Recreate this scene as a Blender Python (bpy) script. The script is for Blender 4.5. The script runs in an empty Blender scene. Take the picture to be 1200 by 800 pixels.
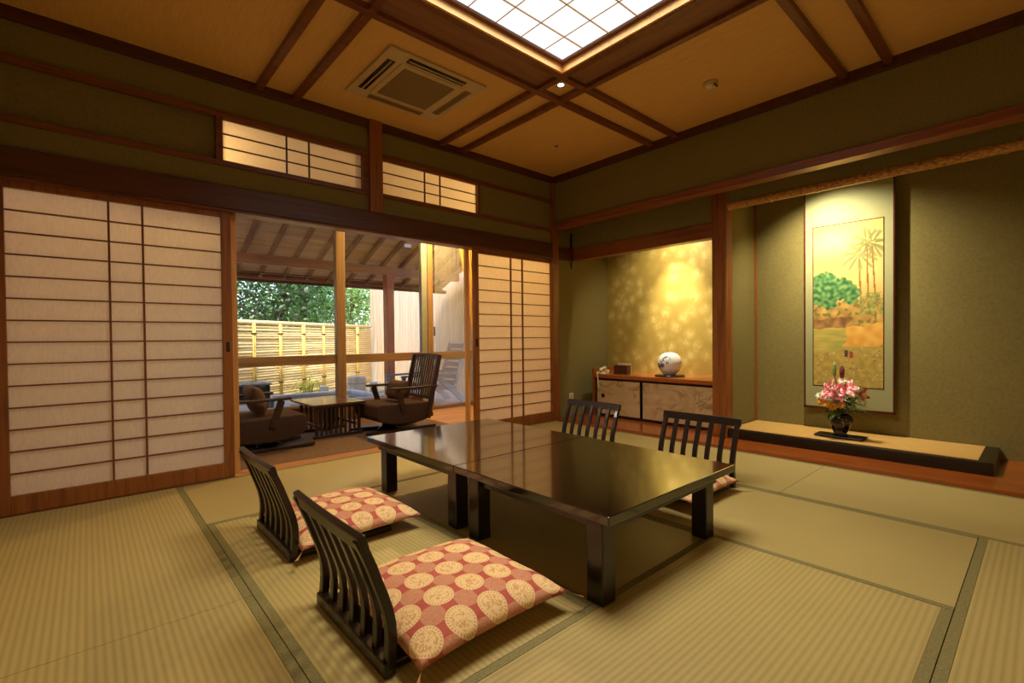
import bpy, bmesh, math, random
from mathutils import Vector, Matrix, noise
random.seed(7)
PI = math.pi
S = bpy.context.scene
COL = S.collection

# ------------------------------------------------------------------ helpers
def lin(c):
    out = []
    for v in c[:3]:
        v /= 255.0
        out.append(v / 12.92 if v <= 0.04045 else ((v + 0.055) / 1.055) ** 2.4)
    return (out[0], out[1], out[2], 1.0)

class G:
    """small node-graph builder"""
    def __init__(s, name):
        s.m = bpy.data.materials.new(name); s.m.use_nodes = True
        s.t = s.m.node_tree; s.n = s.t.nodes; s.l = s.t.links
        s.b = s.n['Principled BSDF']; s.o = s.n['Material Output']
        s._oc = None
    def new(s, typ, **kw):
        n = s.n.new(typ)
        for k, v in kw.items(): setattr(n, k, v)
        return n
    def put(s, sock, v):
        if isinstance(v, bpy.types.NodeSocket): s.l.new(v, sock)
        elif isinstance(v, bpy.types.Node): s.l.new(v.outputs[0], sock)
        else: sock.default_value = v
    def oc(s):
        if s._oc is None: s._oc = s.new('ShaderNodeTexCoord').outputs['Object']
        return s._oc
    def mapping(s, scale=(1, 1, 1), rot=(0, 0, 0), loc=(0, 0, 0)):
        m = s.new('ShaderNodeMapping'); s.put(m.inputs[0], s.oc())
        m.inputs['Scale'].default_value = scale; m.inputs['Rotation'].default_value = rot; m.inputs['Location'].default_value = loc
        return m.outputs[0]
    def noise(s, vec=None, scale=5, detail=3, rough=0.5, dist=0):
        n = s.new('ShaderNodeTexNoise'); s.put(n.inputs['Vector'], vec if vec is not None else s.oc())
        n.inputs['Scale'].default_value = scale; n.inputs['Detail'].default_value = detail
        n.inputs['Roughness'].default_value = rough; n.inputs['Distortion'].default_value = dist
        return n.outputs[0]
    def voro(s, vec=None, scale=5, feature='F1', out=0):
        n = s.new('ShaderNodeTexVoronoi', feature=feature); s.put(n.inputs['Vector'], vec if vec is not None else s.oc())
        n.inputs['Scale'].default_value = scale
        return n.outputs[out]
    def ramp(s, fac, stops):
        r = s.new('ShaderNodeValToRGB'); s.put(r.inputs[0], fac)
        e = r.color_ramp.elements
        while len(e) < len(stops): e.new(0.5)
        for k, (p, c) in enumerate(stops): e[k].position = p; e[k].color = lin(c)
        return r.outputs[0]
    def mix(s, fac, a, b, mode='MIX'):
        m = s.new('ShaderNodeMix', data_type='RGBA', blend_type=mode)
        s.put(m.inputs[0], fac); s.put(m.inputs[6], a); s.put(m.inputs[7], b)
        return m.outputs[2]
    def math(s, op, a, b=0.0, c=0.0):
        m = s.new('ShaderNodeMath', operation=op)
        s.put(m.inputs[0], a); s.put(m.inputs[1], b); s.put(m.inputs[2], c)
        return m.outputs[0]
    def sep(s, vec):
        n = s.new('ShaderNodeSeparateXYZ'); s.put(n.inputs[0], vec); return n.outputs
    def bump(s, h, strength=0.3, dist=0.01):
        b = s.new('ShaderNodeBump'); b.inputs['Strength'].default_value = strength; b.inputs['Distance'].default_value = dist
        s.put(b.inputs['Height'], h); s.put(s.b.inputs['Normal'], b.outputs[0])
    def set(s, color=None, rough=None, spec=None, coat=None, metal=None):
        if color is not None: s.put(s.b.inputs['Base Color'], color if not isinstance(color, tuple) or len(color) == 4 else lin(color))
        if rough is not None: s.put(s.b.inputs['Roughness'], rough)
        if spec is not None: s.b.inputs['Specular IOR Level'].default_value = spec
        if coat is not None: s.b.inputs['Coat Weight'].default_value = coat; s.b.inputs['Coat Roughness'].default_value = 0.06
        if metal is not None: s.b.inputs['Metallic'].default_value = metal
        return s.m

def plain(name, c, rough=0.5, spec=0.5, var=0.12, scale=20, **kw):
    g = G(name)
    d = tuple(v * (1 - var) for v in c)
    return g.set(g.ramp(g.noise(scale=scale, detail=4), [(0.35, d), (0.65, c)]), rough, spec, **kw)

def wood(name, c1, c2, axis='x', rough=0.4, scale=14, coat=None, spec=0.5):
    g = G(name)
    sc = [scale] * 3; sc['xyz'.index(axis)] = scale * 0.06
    v = g.mapping(tuple(sc))
    f = g.noise(v, 1.6, 6, 0.62, 0.6)
    f2 = g.noise(v, 7, 3, 0.6)
    col = g.ramp(f, [(0.3, c1), (0.52, c2), (0.75, tuple(min(255, x * 1.1) for x in c2))])
    col = g.mix(0.22, col, g.ramp(f2, [(0.35, tuple(x * 0.6 for x in c1)), (0.65, c2)]))
    g.bump(f2, 0.05, 0.002)
    return g.set(col, rough, spec, coat=coat)

def box(bm, x0, x1, y0, y1, z0, z1):
    vs = [bm.verts.new((x, y, z)) for x in (x0, x1) for y in (y0, y1) for z in (z0, z1)]
    for f in ((0, 1, 3, 2), (4, 6, 7, 5), (0, 4, 5, 1), (2, 3, 7, 6), (0, 2, 6, 4), (1, 5, 7, 3)):
        bm.faces.new([vs[i] for i in f])

def prism(bm, prof, a0, a1, axis='y'):
    """extrude a closed profile; for axis y profile is (x,z); axis x -> (y,z); axis z -> (x,y)"""
    def P(p, a):
        return {'y': (p[0], a, p[1]), 'x': (a, p[0], p[1]), 'z': (p[0], p[1], a)}[axis]
    A = [bm.verts.new(P(p, a0)) for p in prof]; B = [bm.verts.new(P(p, a1)) for p in prof]
    n = len(prof)
    for i in range(n): bm.faces.new((A[i], A[(i + 1) % n], B[(i + 1) % n], B[i]))
    bm.faces.new(A[::-1]); bm.faces.new(B)

def ribbon_bar(bm, path, w0, w1, t, wdir=Vector((0, 1, 0))):
    """bar of rectangular section (width along wdir, thickness t) following a path"""
    wdir = Vector(wdir).normalized(); rings = []
    n = len(path)
    for i, p in enumerate(path):
        p = Vector(p)
        d = (Vector(path[min(i + 1, n - 1)]) - Vector(path[max(i - 1, 0)])).normalized()
        nn = d.cross(wdir).normalized()
        w = w0 + (w1 - w0) * i / (n - 1)
        rings.append([bm.verts.new(p + wdir * a * w / 2 + nn * b * t / 2) for a, b in ((-1, -1), (1, -1), (1, 1), (-1, 1))])
    for a, b in zip(rings[:-1], rings[1:]):
        for k in range(4): bm.faces.new((a[k], a[(k + 1) % 4], b[(k + 1) % 4], b[k]))
    bm.faces.new(rings[0][::-1]); bm.faces.new(rings[-1])

def tube(bm, path, r, seg=8):
    rings = []; n = len(path)
    rr = r if isinstance(r, (list, tuple)) else [r] * n
    up = None
    for i, p in enumerate(path):
        d = (Vector(path[min(i + 1, n - 1)]) - Vector(path[max(i - 1, 0)])).normalized()
        if up is None:
            up = Vector((0, 0, 1)) if abs(d.z) < 0.9 else Vector((1, 0, 0))
        a = d.cross(up).normalized(); up = a.cross(d).normalized()
        rings.append([bm.verts.new(Vector(p) + (a * math.cos(2 * PI * k / seg) + up * math.sin(2 * PI * k / seg)) * rr[i]) for k in range(seg)])
    for a, b in zip(rings[:-1], rings[1:]):
        for k in range(seg): bm.faces.new((a[k], a[(k + 1) % seg], b[(k + 1) % seg], b[k]))
    bm.faces.new(rings[0][::-1]); bm.faces.new(rings[-1])

def lathe(bm, prof, c=(0, 0, 0), seg=32):
    rings = []
    for r, z in prof:
        rings.append([bm.verts.new((c[0] + r * math.cos(2 * PI * k / seg), c[1] + r * math.sin(2 * PI * k / seg), c[2] + z)) for k in range(seg)])
    for a, b in zip(rings[:-1], rings[1:]):
        for k in range(seg): bm.faces.new((a[k], a[(k + 1) % seg], b[(k + 1) % seg], b[k]))
    bm.faces.new(rings[0][::-1]); bm.faces.new(rings[-1])

def obj(name, bm, m, parent=None, bevel=0.0, smooth=False, seg=2):
    if not isinstance(bm, bmesh.types.BMesh):
        f = bm; bm = bmesh.new(); f(bm)
    bmesh.ops.recalc_face_normals(bm, faces=bm.faces)
    me = bpy.data.meshes.new(name); bm.to_mesh(me); bm.free()
    me.materials.append(m)
    if smooth:
        for p in me.polygons: p.use_smooth = True
    o = bpy.data.objects.new(name, me); COL.objects.link(o)
    if parent is not None: o.parent = parent
    if bevel:
        b = o.modifiers.new('edge', 'BEVEL'); b.width = bevel; b.segments = seg; b.limit_method = 'ANGLE'; b.angle_limit = 0.6
        b.harden_normals = False
    return o

def boxes(*bs):
    def f(bm):
        for b in bs: box(bm, *b)
    return f

def tag(o, label, cat, group=None, kind=None):
    o['label'] = label; o['category'] = cat
    if group: o['group'] = group
    if kind: o['kind'] = kind
    return o

def thing(name, label, cat, loc=(0, 0, 0), rz=0, group=None):
    o = bpy.data.objects.new(name, None); COL.objects.link(o)
    o.location = loc; o.rotation_euler = (0, 0, rz); o.empty_display_size = 0.1
    return tag(o, label, cat, group)

def struct(name, bm, m, bevel=0.0, parent=None, label=None, **kw):
    o = obj(name, bm, m, parent, bevel, **kw)
    if parent is None:
        o['kind'] = 'structure'
        o['label'] = label or name.replace('_', ' ')
        o['category'] = name.split('_')[0]
    return o

def dup(root, loc, rz, label, group=None):
    def cp(o, par):
        c = o.copy(); COL.objects.link(c)
        if par is not None: c.parent = par
        for ch in list(o.children): cp(ch, c)
        return c
    r = cp(root, None)
    r.location = loc; r.rotation_euler = (0, 0, rz); r['label'] = label
    if group: r['group'] = group
    return r

# ------------------------------------------------------------------ camera
f_px, cx, cy = 559.24, 600.0, 404.494
yaw, pitch, roll = 0.84309, -0.01415, -0.01006
CAM = Vector((-4.4501, -4.18268, 1.05))
F = Vector((math.cos(yaw) * math.cos(pitch), math.sin(yaw) * math.cos(pitch), math.sin(pitch)))
R = Vector((math.sin(yaw), -math.cos(yaw), 0)); U = R.cross(F)
R2 = R * math.cos(roll) + U * math.sin(roll); U2 = -R * math.sin(roll) + U * math.cos(roll)
cd = bpy.data.cameras.new('camera'); cam = bpy.data.objects.new('camera', cd); COL.objects.link(cam)
M = Matrix((R2, U2, -F)).transposed().to_4x4(); M.translation = CAM
cam.matrix_world = M
cd.sensor_width = 36; cd.lens = f_px * 36 / 1200; cd.shift_x = 0; cd.shift_y = (cy - 400) / 1200
cd.clip_start = 0.02; cd.clip_end = 200
S.camera = cam

# ------------------------------------------------------------------ materials
def tatami(name, axis):
    g = G(name)
    x, y, z = g.sep(g.oc())
    u, w = (y, x) if axis == 'x' else (x, y)
    ph = g.math('MULTIPLY', u, 2 * PI / 0.0235)
    rib = g.math('ADD', g.math('MULTIPLY', g.math('SINE', ph), 0.5), 0.5)
    strands = g.noise(g.mapping((160, 30, 30) if axis == 'y' else (30, 160, 30)), 6, 3)
    fine = g.noise(g.mapping((30, 700, 1) if axis == 'y' else (700, 30, 1)), 1.0, 2)
    big = g.noise(scale=1.1, detail=3)
    col = g.ramp(g.math('ADD', g.math('MULTIPLY', rib, 0.38), g.math('MULTIPLY', fine, 0.62)),
                 [(0.2, (152, 136, 82)), (0.55, (182, 166, 104)), (0.9, (198, 182, 122))])
    col = g.mix(0.28, col, g.ramp(big, [(0.35, (162, 144, 88)), (0.65, (192, 176, 116))]))
    col = g.mix(0.15, col, g.ramp(strands, [(0.4, (150, 126, 74)), (0.6, (202, 180, 118))]))
    h = g.math('ADD', g.math('POWER', rib, 0.6), g.math('MULTIPLY', fine, 0.3))
    g.bump(h, 0.13, 0.004)
    return g.set(col, 0.45, 0.5)
T_X, T_Y = tatami('tatami_weave_x', 'x'), tatami('tatami_weave_y', 'y')
M_HERI = plain('tatami_border_cloth', (142, 134, 86), 0.75, 0.3, 0.15, 120)

g = G('olive_wall')
M_WALL = g.set(g.ramp(g.noise(scale=55, detail=6, rough=0.7), [(0.3, (116, 104, 58)), (0.7, (134, 122, 72))]), 0.85, 0.2)
g.bump(g.noise(scale=240, detail=4), 0.12, 0.003)
g = G('ceiling_board')
M_CEIL = g.set(g.ramp(g.noise(g.mapping((60, 3, 1)), 2, 5), [(0.3, (208, 162, 92)), (0.7, (222, 178, 106))]), 0.7, 0.25)
WX = wood('cedar_wood_x', (84, 42, 17), (124, 68, 29), 'x', 0.36)
WY = wood('cedar_wood_y', (98, 50, 20), (142, 78, 33), 'y', 0.36)
WZ = wood('cedar_wood_z', (102, 54, 20), (148, 86, 36), 'z', 0.36)
DWX = wood('dark_lintel_wood', (58, 28, 12), (88, 46, 20), 'x', 0.4)
PANELW = wood('ceiling_panel_wood', (112, 70, 42), (136, 90, 56), 'x', 0.5, 8)
PANELWY = wood('ceiling_panel_wood_y', (112, 70, 42), (136, 90, 56), 'y', 0.5, 8)
FLOORW = wood('alcove_floor_wood', (116, 54, 18), (158, 82, 30), 'y', 0.22, 10, coat=0.25)
COUNTERW = wood('counter_wood', (132, 66, 26), (176, 96, 42), 'y', 0.25, 12, coat=0.3)
LAC = wood('dark_lacquer_wood', (18, 9, 6), (30, 16, 10), 'y', 0.28, 10, coat=0.15)
g = G('black_lacquer_top')
n1 = g.noise(g.mapping((30, 2, 10)), 1.5, 5)
M_TABLE = g.set(g.ramp(n1, [(0.3, (20, 12, 7)), (0.7, (32, 20, 11))]), 0.13, 0.7, coat=0.7)
M_BLACK = plain('black_lacquer', (16, 12, 10), 0.25, 0.6)
M_DARKM = plain('dark_metal', (40, 38, 36), 0.4, 0.5)
M_WHITE = plain('ivory_plastic', (226, 208, 168), 0.4, 0.5, 0.05)
M_OFFW = plain('air_conditioner_plastic', (196, 172, 128), 0.5, 0.4, 0.04)
M_SLAT = plain('rocker_wood', (58, 30, 18), 0.4, 0.5, 0.3, 30)
M_UPH = plain('rocker_upholstery', (74, 52, 40), 0.8, 0.2, 0.2, 160)
M_PIL = plain('brown_pillow_cloth', (98, 74, 60), 0.85, 0.2, 0.2, 130)

def paper(name, c, t=0.62):
    g = G(name); g.n.remove(g.b)
    fib = g.noise(g.mapping((40, 40, 9)), 3, 6, 0.7)
    d = tuple(v * 0.93 for v in c)
    col = g.ramp(fib, [(0.3, d), (0.7, c)])
    a = g.new('ShaderNodeBsdfDiffuse'); b = g.new('ShaderNodeBsdfTranslucent'); mx = g.new('ShaderNodeMixShader')
    g.put(a.inputs[0], col); g.put(b.inputs[0], col); mx.inputs[0].default_value = t
    g.l.new(a.outputs[0], mx.inputs[1]); g.l.new(b.outputs[0], mx.inputs[2]); g.l.new(mx.outputs[0], g.o.inputs[0])
    return g.m
M_PAPER = paper('shoji_paper', (246, 236, 224))
def cloth_sheer(name, c, clear, t=0.5):
    g = G(name); g.n.remove(g.b)
    a = g.new('ShaderNodeBsdfDiffuse'); b = g.new('ShaderNodeBsdfTranslucent'); tr = g.new('ShaderNodeBsdfTransparent')
    m1 = g.new('ShaderNodeMixShader'); m2 = g.new('ShaderNodeMixShader')
    a.inputs[0].default_value = lin(c); b.inputs[0].default_value = lin(c); m1.inputs[0].default_value = t; m2.inputs[0].default_value = clear
    g.l.new(a.outputs[0], m1.inputs[1]); g.l.new(b.outputs[0], m1.inputs[2])
    g.l.new(m1.outputs[0], m2.inputs[1]); g.l.new(tr.outputs[0], m2.inputs[2]); g.l.new(m2.outputs[0], g.o.inputs[0])
    return g.m
M_SHEER = cloth_sheer('sheer_lace', (236, 236, 236), 0.72)
M_DRAPE = cloth_sheer('golden_drape', (226, 190, 120), 0.0, 0.45)
def glass(name, tint=(1, 1, 1, 1)):
    g = G(name); g.n.remove(g.b)
    tr = g.new('ShaderNodeBsdfTransparent'); gl = g.new('ShaderNodeBsdfGlossy'); mx = g.new('ShaderNodeMixShader'); fr = g.new('ShaderNodeFresnel')
    fr.inputs[0].default_value = 1.45; gl.inputs['Roughness'].default_value = 0.01; tr.inputs[0].default_value = tint
    g.l.new(fr.outputs[0], mx.inputs[0]); g.l.new(tr.outputs[0], mx.inputs[1]); g.l.new(gl.outputs[0], mx.inputs[2]); g.l.new(mx.outputs[0], g.o.inputs[0])
    return g.m
M_GLASS = glass('window_glass', (0.95, 0.97, 0.97, 1))
def emit(name, c, s):
    g = G(name); g.n.remove(g.b)
    e = g.new('ShaderNodeEmission'); e.inputs[0].default_value = c; e.inputs[1].default_value = s
    g.l.new(e.outputs[0], g.o.inputs[0]); return g.m

# ------------------------------------------------------------------ room shell
HC = 3.08
XL, YB = -4.95, -4.95
sub = plain('subfloor', (70, 60, 45), 0.9)
struct('floor', boxes((XL, 0, YB, 0, -0.12, -0.055)), sub, label='floor under the straw mats')
struct('floor_alcove', boxes((0.0, 1.3, YB, 0, -0.12, 0.03)), FLOORW, 0.004, label='polished red-brown board floor of the alcoves')
struct('ceiling', boxes((XL - .1, 0.1, YB - .1, -3.1, HC, HC + .05), (XL - .1, 0.1, -1.74, 0.12, HC, HC + .05),
                        (XL - .1, -3.1, -3.1, -1.74, HC, HC + .05), (-1.74, 0.1, -3.1, -1.74, HC, HC + .05)), M_CEIL, label='tan boarded ceiling')
M_FUSUMA = plain('pale_door_paper', (226, 208, 170), 0.8, 0.2, 0.05)
struct('wall_left', boxes((XL - .12, XL, YB - .12, 0.12, -0.12, HC)), M_FUSUMA)
struct('wall_back', boxes((XL, 1.3, YB - .12, YB, -0.12, HC)), M_FUSUMA)
# shoji wall (plane y=0): plaster above the openings, solid part beside the corner post
struct('wall_veranda_side', boxes((XL, 0, 0.0, 0.1, 2.78, HC), (XL, 0, 0.0, 0.1, 2.20, 2.40), (XL, -3.69, 0.03, 0.1, 2.40, 2.78),
                                  (-2.47, -2.37, 0.02, 0.1, 2.40, 2.78), (-1.19, 0, 0.0, 0.1, 2.40, 2.78), (0, 1.16, 0.0, 0.1, -0.12, 2.8)), M_WALL,
       label='olive plastered wall with paper screens')
struct('wall_alcove_side', boxes((0.0, 0.08, YB, 0, 2.46, HC), (0.36, 0.44, -1.90, 0, 2.19, 2.78), (0.36, 0.43, YB, -2.03, 2.36, 2.78)), M_WALL,
       label='olive plastered wall above the alcoves')
struct('ceiling_alcove', boxes((0.08, 1.3, YB, 0, 2.75, 2.82)), M_CEIL, label='ceiling inside the alcoves')
struct('wall_between_alcoves', boxes((0.48, 1.2, -2.03, -1.90, 0.0, 2.78)), M_WALL)
struct('wall_scroll', boxes((1.08, 1.2, YB, -2.03, 0.0, 2.78)), M_WALL, label='olive back wall behind the hanging scroll')
g = G('gold_leaf_wall')
v1 = g.voro(g.mapping((1, 6, 6), rot=(0.6, 0, 0)), 1.15, out=0)
v2 = g.noise(g.mapping((1, 7, 5), rot=(-0.5, 0, 0)), 1.6, 4, 0.6, 1.2)
pat = g.math('MULTIPLY', g.math('SUBTRACT', 0.95, v1), v2)
M_GOLD = g.set(g.ramp(pat, [(0.10, (168, 142, 68)), (0.26, (180, 154, 78)), (0.42, (202, 178, 104))]), 0.5, 0.4, metal=0.1)
struct('wall_gold', boxes((1.12, 1.22, -1.90, 0, 0.0, 2.78)), M_GOLD, label='gold leaf-patterned back wall of the cabinet alcove')

# timber of the room
struct('trim_corner_post', boxes((-0.045, 0.065, -0.03, 0.1, -0.05, HC)), WZ, 0.004, label='square timber post in the room corner')
struct('trim_lintel', boxes((XL, -0.045, -0.035, 0.11, 2.06, 2.235), (0.065, 0.36, -0.03, 0.0, 2.05, 2.215)), DWX, 0.005, label='dark wooden lintel above the sliding screens')
struct('trim_lintel_groove', boxes((XL, -0.045, -0.022, 0.11, 2.04, 2.06)), WX, 0.002, label='thin grooved track under the lintel')
struct('trim_lower_rail', boxes((XL, -2.483, -0.025, 0.1, 2.385, 2.422), (-2.358, -0.045, -0.025, 0.1, 2.385, 2.422)), WX, 0.003, label='rail below the transom screens')
struct('trim_upper_rail', boxes((XL, -2.483, -0.025, 0.1, 2.748, 2.79), (-2.358, -0.045, -0.025, 0.1, 2.748, 2.79)), WX, 0.003, label='rail above the transom screens')
struct('trim_transom_post', boxes((-2.483, -2.358, -0.045, 0.1, 2.235, HC)), WZ, 0.004, label='short square post between the transom screens')
struct('trim_cornice', boxes((XL, -0.0, -0.03, 0.0, 3.0, HC), (-0.03, 0.0, YB, -0.03, 3.0, HC)), DWX, 0.004, label='dark cornice at the ceiling edge')
struct('trim_wall_post', boxes((XL, -4.86, -0.035, 0.1, -0.05, 2.05)), WZ, 0.004, label='wall post at the end of the screens')
struct('trim_alcove_rail', boxes((-0.035, 0.1, YB, -0.045, 2.42, 2.492)), WY, 0.006, label='timber rail along the wall above the alcoves')
struct('trim_alcove_beam', boxes((0.34, 0.46, -1.90, 0.0, 2.06, 2.215)), WY, 0.006, label='timber beam over the cabinet alcove')
struct('trim_alcove_post', boxes((0.34, 0.49, -2.04, -1.89, 0.03, 2.78)), WZ, 0.012, label='orange timber post between the alcoves')
struct('trim_alcove_edge', boxes((1.05, 1.085, -2.045, -2.025, 0.1, 2.75)), WZ, 0.002, label='thin vertical strip in the alcove corner')
struct('trim_board_edge', boxes((-0.012, 0.004, YB, -0.05, -0.05, 0.032)), FLOORW, 0.002, label='front edge of the alcove board')
struct('trim_hanging_strip', boxes((0.318, 0.334, -0.02, -0.002, 1.96, 2.42)), M_BLACK, 0.002, label='thin dark strip hanging beside the alcove beam')
g = G('mottled_bamboo')
mt = g.noise(g.mapping((70, 26, 70)), 1.4, 6, 0.7)
M_MOTTLE = g.set(g.ramp(mt, [(0.36, (112, 68, 30)), (0.48, (176, 122, 60)), (0.6, (214, 168, 96))]), 0.35, 0.5)
def bam(bm):
    pts, rs = [], []
    y = -2.04
    while y > -4.94:
        nodes = [(0.0, 0.04), (0.012, 0.046), (0.022, 0.046), (0.034, 0.041), (0.36, 0.041)]
        for d, r in nodes:
            pts.append((0.385, y - d, 2.355)); rs.append(r)
        y -= 0.385
    tube(bm, pts, rs, 14)
struct('trim_bamboo_beam', bam, M_MOTTLE, smooth=True, label='mottled bamboo beam over the scroll alcove')
struct('trim_threshold', boxes((-3.61, -1.27, 0.0, 0.05, -0.06, 0.004), (-3.61, -1.27, 0.058, 0.108, -0.06, 0.004), (-3.61, -1.27, 0.116, 0.16, -0.06, 0.004)),
       wood('threshold_wood', (150, 96, 54), (190, 134, 84), 'x', 0.4), 0.002, label='grooved wooden threshold')
struct('trim_sill', boxes((XL, -3.612, -0.003, 0.06, -0.06, 0.004), (-1.268, -0.05, -0.003, 0.06, -0.06, 0.004)), WX, 0.001, label='wooden sill under the closed screens')
struct('trim_screen_jamb', boxes((-3.60, -3.555, 0.085, 0.125, 0.0, 2.06), (-1.318, -1.272, 0.085, 0.125, 0.0, 2.06)), wood('pale_jamb_wood', (190, 130, 66), (216, 160, 90), 'z', 0.4), 0.002,
       label='pale edge strips of the screens tucked behind')

# ceiling battens and light well
b1, b2, b3, b4 = -1.70, -1.425, -3.125, -3.40
W2 = 0.026
def batt(bm):
    for x in (b1, b2, b3, b4): box(bm, x - W2, x + W2, YB, -0.03, 3.035, HC + .002)
    for y in (b1, b2, b3, b4):
        xs = [XL, b4 - W2, b4 + W2, b3 - W2, b3 + W2, b1 - W2, b1 + W2, b2 - W2, b2 + W2, -0.03]
        for k in range(0, 10, 2): box(bm, xs[k], xs[k + 1], y - W2, y + W2, 3.035, HC + .002)
# leave the light well open: battens crossing it are cut
def batt2(bm):
    segs = [(YB, b3 + W2), (b1 - W2, -0.03)]
    for x in (b1, b3): box(bm, x - W2, x + W2, YB, -0.03, 3.037, HC)
    for x in (b2, b4): box(bm, x - W2, x + W2, YB, -0.03, 3.036, HC)
    for y in (b1, b3): box(bm, XL, -0.03, y - W2, y + W2, 3.038, HC)
    for y in (b2, b4): box(bm, XL, -0.03, y - W2, y + W2, 3.035, HC)
struct('trim_ceiling_batten', batt2, WX, 0.003, label='pairs of slim battens crossing the ceiling')
struct('trim_ceiling_panel', boxes((b1 + W2, b2 - W2, b3, b1, 3.066, HC), (b4 + W2, b3 - W2, b3, b1, 3.066, HC)), PANELWY, label='brown board beside the light well')
struct('trim_ceiling_board', boxes((b3, b1, b1 + W2, b2 - W2, 3.066, HC), (b3, b1, b4 + W2, b3 - W2, 3.066, HC)), PANELW, label='brown board along the light well')
lw = wood('light_well_wood', (196, 140, 76), (224, 172, 104), 'x', 0.5)
LX0, LX1 = -3.095, -1.745
struct('trim_light_well', boxes((LX1, LX1 + .02, LX0 - .02, LX1 + .02, 3.045, 3.16), (LX0 - .02, LX0, LX0 - .02, LX1 + .02, 3.045, 3.16),
                                (LX0, LX1, LX1, LX1 + .02, 3.045, 3.16), (LX0, LX1, LX0 - .02, LX0, 3.045, 3.16)), lw, label='pale wooden sides of the ceiling light well')
lt = thing('ceiling_light', 'large square ceiling light of white paper panes in a fine wooden lattice', 'ceiling light', (-2.42, -2.42, 3.1))
obj('diffuser', boxes((-.675, .675, -.675, .675, 0.022, 0.03)), emit('lamp_paper', (1.0, 0.97, 0.92, 1), 0.62), lt)
def grid(bm):
    for k in range(7):
        a = -.675 + k * .225
        box(bm, a - .003, a + .003, -.675, .675, 0.012, 0.016); box(bm, -.675, .675, a - .003, a + .003, 0.009, 0.017)
lwd = wood('lattice_wood', (216, 166, 104), (240, 196, 136), 'x', 0.5)
obj('lattice', grid, lwd, lt)
obj('frame', boxes((.645, .675, -.675, .675, 0.0, 0.02), (-.675, -.645, -.675, .675, 0, 0.02), (-.645, .645, .645, .675, 0, .02), (-.645, .645, -.675, -.645, 0, .02)), WX, lt, 0.002)
tag(lt, lt['label'], 'ceiling light')

# ------------------------------------------------------------------ tatami
def mat_piece(x0, x1, y0, y1, long, label):
    gap = 0.0012; hw = 0.034
    x0 += gap; x1 -= gap; y0 += gap; y1 -= gap
    T = T_X if long == 'x' else T_Y
    if long == 'x': core = (x0, x1, y0 + hw, y1 - hw, -0.055, 0.0)
    else: core = (x0 + hw, x1 - hw, y0, y1, -0.055, 0.0)
    o = obj('tatami_mat', boxes(core), T, None, 0.002)
    tag(o, label, 'tatami mat', 'straw mats covering the floor')
    if long == 'x': bs = ((x0, x1, y0, y0 + hw, -0.055, 0.001), (x0, x1, y1 - hw, y1, -0.055, 0.001))
    else: bs = ((x0, x0 + hw, y0, y1, -0.055, 0.001), (x1 - hw, x1, y0, y1, -0.055, 0.001))
    for b in bs: obj('cloth_border', boxes(b), M_HERI, o, 0.002)
X1, X2, X3, X4 = -1.022, -2.01, -2.99, -3.955
mat_piece(XL, X4, -2.0, -0.004, 'y', 'straw tatami mat running along the closed paper screen on the left')
mat_piece(XL, X4, -3.95, -2.0, 'y', 'straw tatami mat in the left corner, in front of the screen mat')
mat_piece(X4, X2, -1.0, -0.005, 'x', 'bluish lit straw mat at the veranda threshold, left of the far table end')
mat_piece(X2, -0.012, -1.0, -0.004, 'x', 'straw mat in front of the narrow paper screen, behind the far table end')
mat_piece(X4, X3, -2.99, -1.0, 'y', 'straw mat under the two near chairs with red medallion cushions')
mat_piece(X3, X2, -2.99, -1.0, 'y', 'shaded straw mat under the left half of the low tables')
mat_piece(X2, X1, -2.0, -1.0, 'y', 'half straw mat under the far right end of the low tables')
mat_piece(X2, X1, -3.95, -2.0, 'y', 'smooth golden straw mat under the near right table leg')
mat_piece(X4, X2, -3.95, -2.99, 'x', 'ribbed straw mat in the centre foreground, in front of the near table leg')
mat_piece(X1, -0.012, -2.99, -1.0, 'y', 'straw mat before the cabinet, behind the two far floor chairs')
mat_piece(X1, -0.012, YB, -2.99, 'y', 'straw mat along the red-brown board below the flower vase')
mat_piece(X3, X1, YB, -3.95, 'x', 'dim ribbed straw mat in the right foreground corner')
mat_piece(XL, X3, YB, -3.95, 'x', 'straw mat at the very front edge of the room')

# ------------------------------------------------------------------ shoji and transoms
def shoji(name, label, x0, x1, px0, px1, bars):
    y0, y1 = 0.005, 0.038
    r = thing(name, label, 'sliding paper screen', (0, 0, 0))
    r['kind'] = 'structure'; del r['category']; r['category'] = 'door'
    obj('frame', boxes((x0, px0, y0, y1, 0.005, 2.05), (px1, x1, y0, y1, 0.005, 2.05), (px0, px1, y0 + .002, y1, 0.005, 0.118), (px0, px1, y0 + .002, y1, 1.998, 2.05)), WZ, r, 0.003)
    def lat(bm):
        for k in range(1, 14):
            z = 0.118 + k * 1.88 / 14; box(bm, px0, px1, y0 + .006, y1 - .010, z - .0045, z + .0045)
        for b in bars: box(bm, b - .006, b + .006, y0 + .004, y1 - .009, 0.118, 1.998)
    obj('lattice', lat, WX, r)
    obj('paper', boxes((px0 - .01, px1 + .01, y1 - .009, y1 - .0075, 0.11, 2.005)), M_PAPER, r)
    return r
s1 = shoji('door_1', 'wide sliding paper screen with thin wooden lattice on the left', -4.862, -3.608, -4.812, -3.674, (-4.328, -4.147))
s2 = shoji('door_2', 'sliding paper screen with thin wooden lattice beside the corner post', -1.272, -0.045, -1.203, -0.048, (-0.717, -0.532))
for r, x in ((s1, -3.641), (s2, -1.238)):
    obj('finger_pull', boxes((x - .012, x + .012, 0.002, 0.008, 0.97, 1.05)), M_BLACK, r, 0.002)
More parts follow.
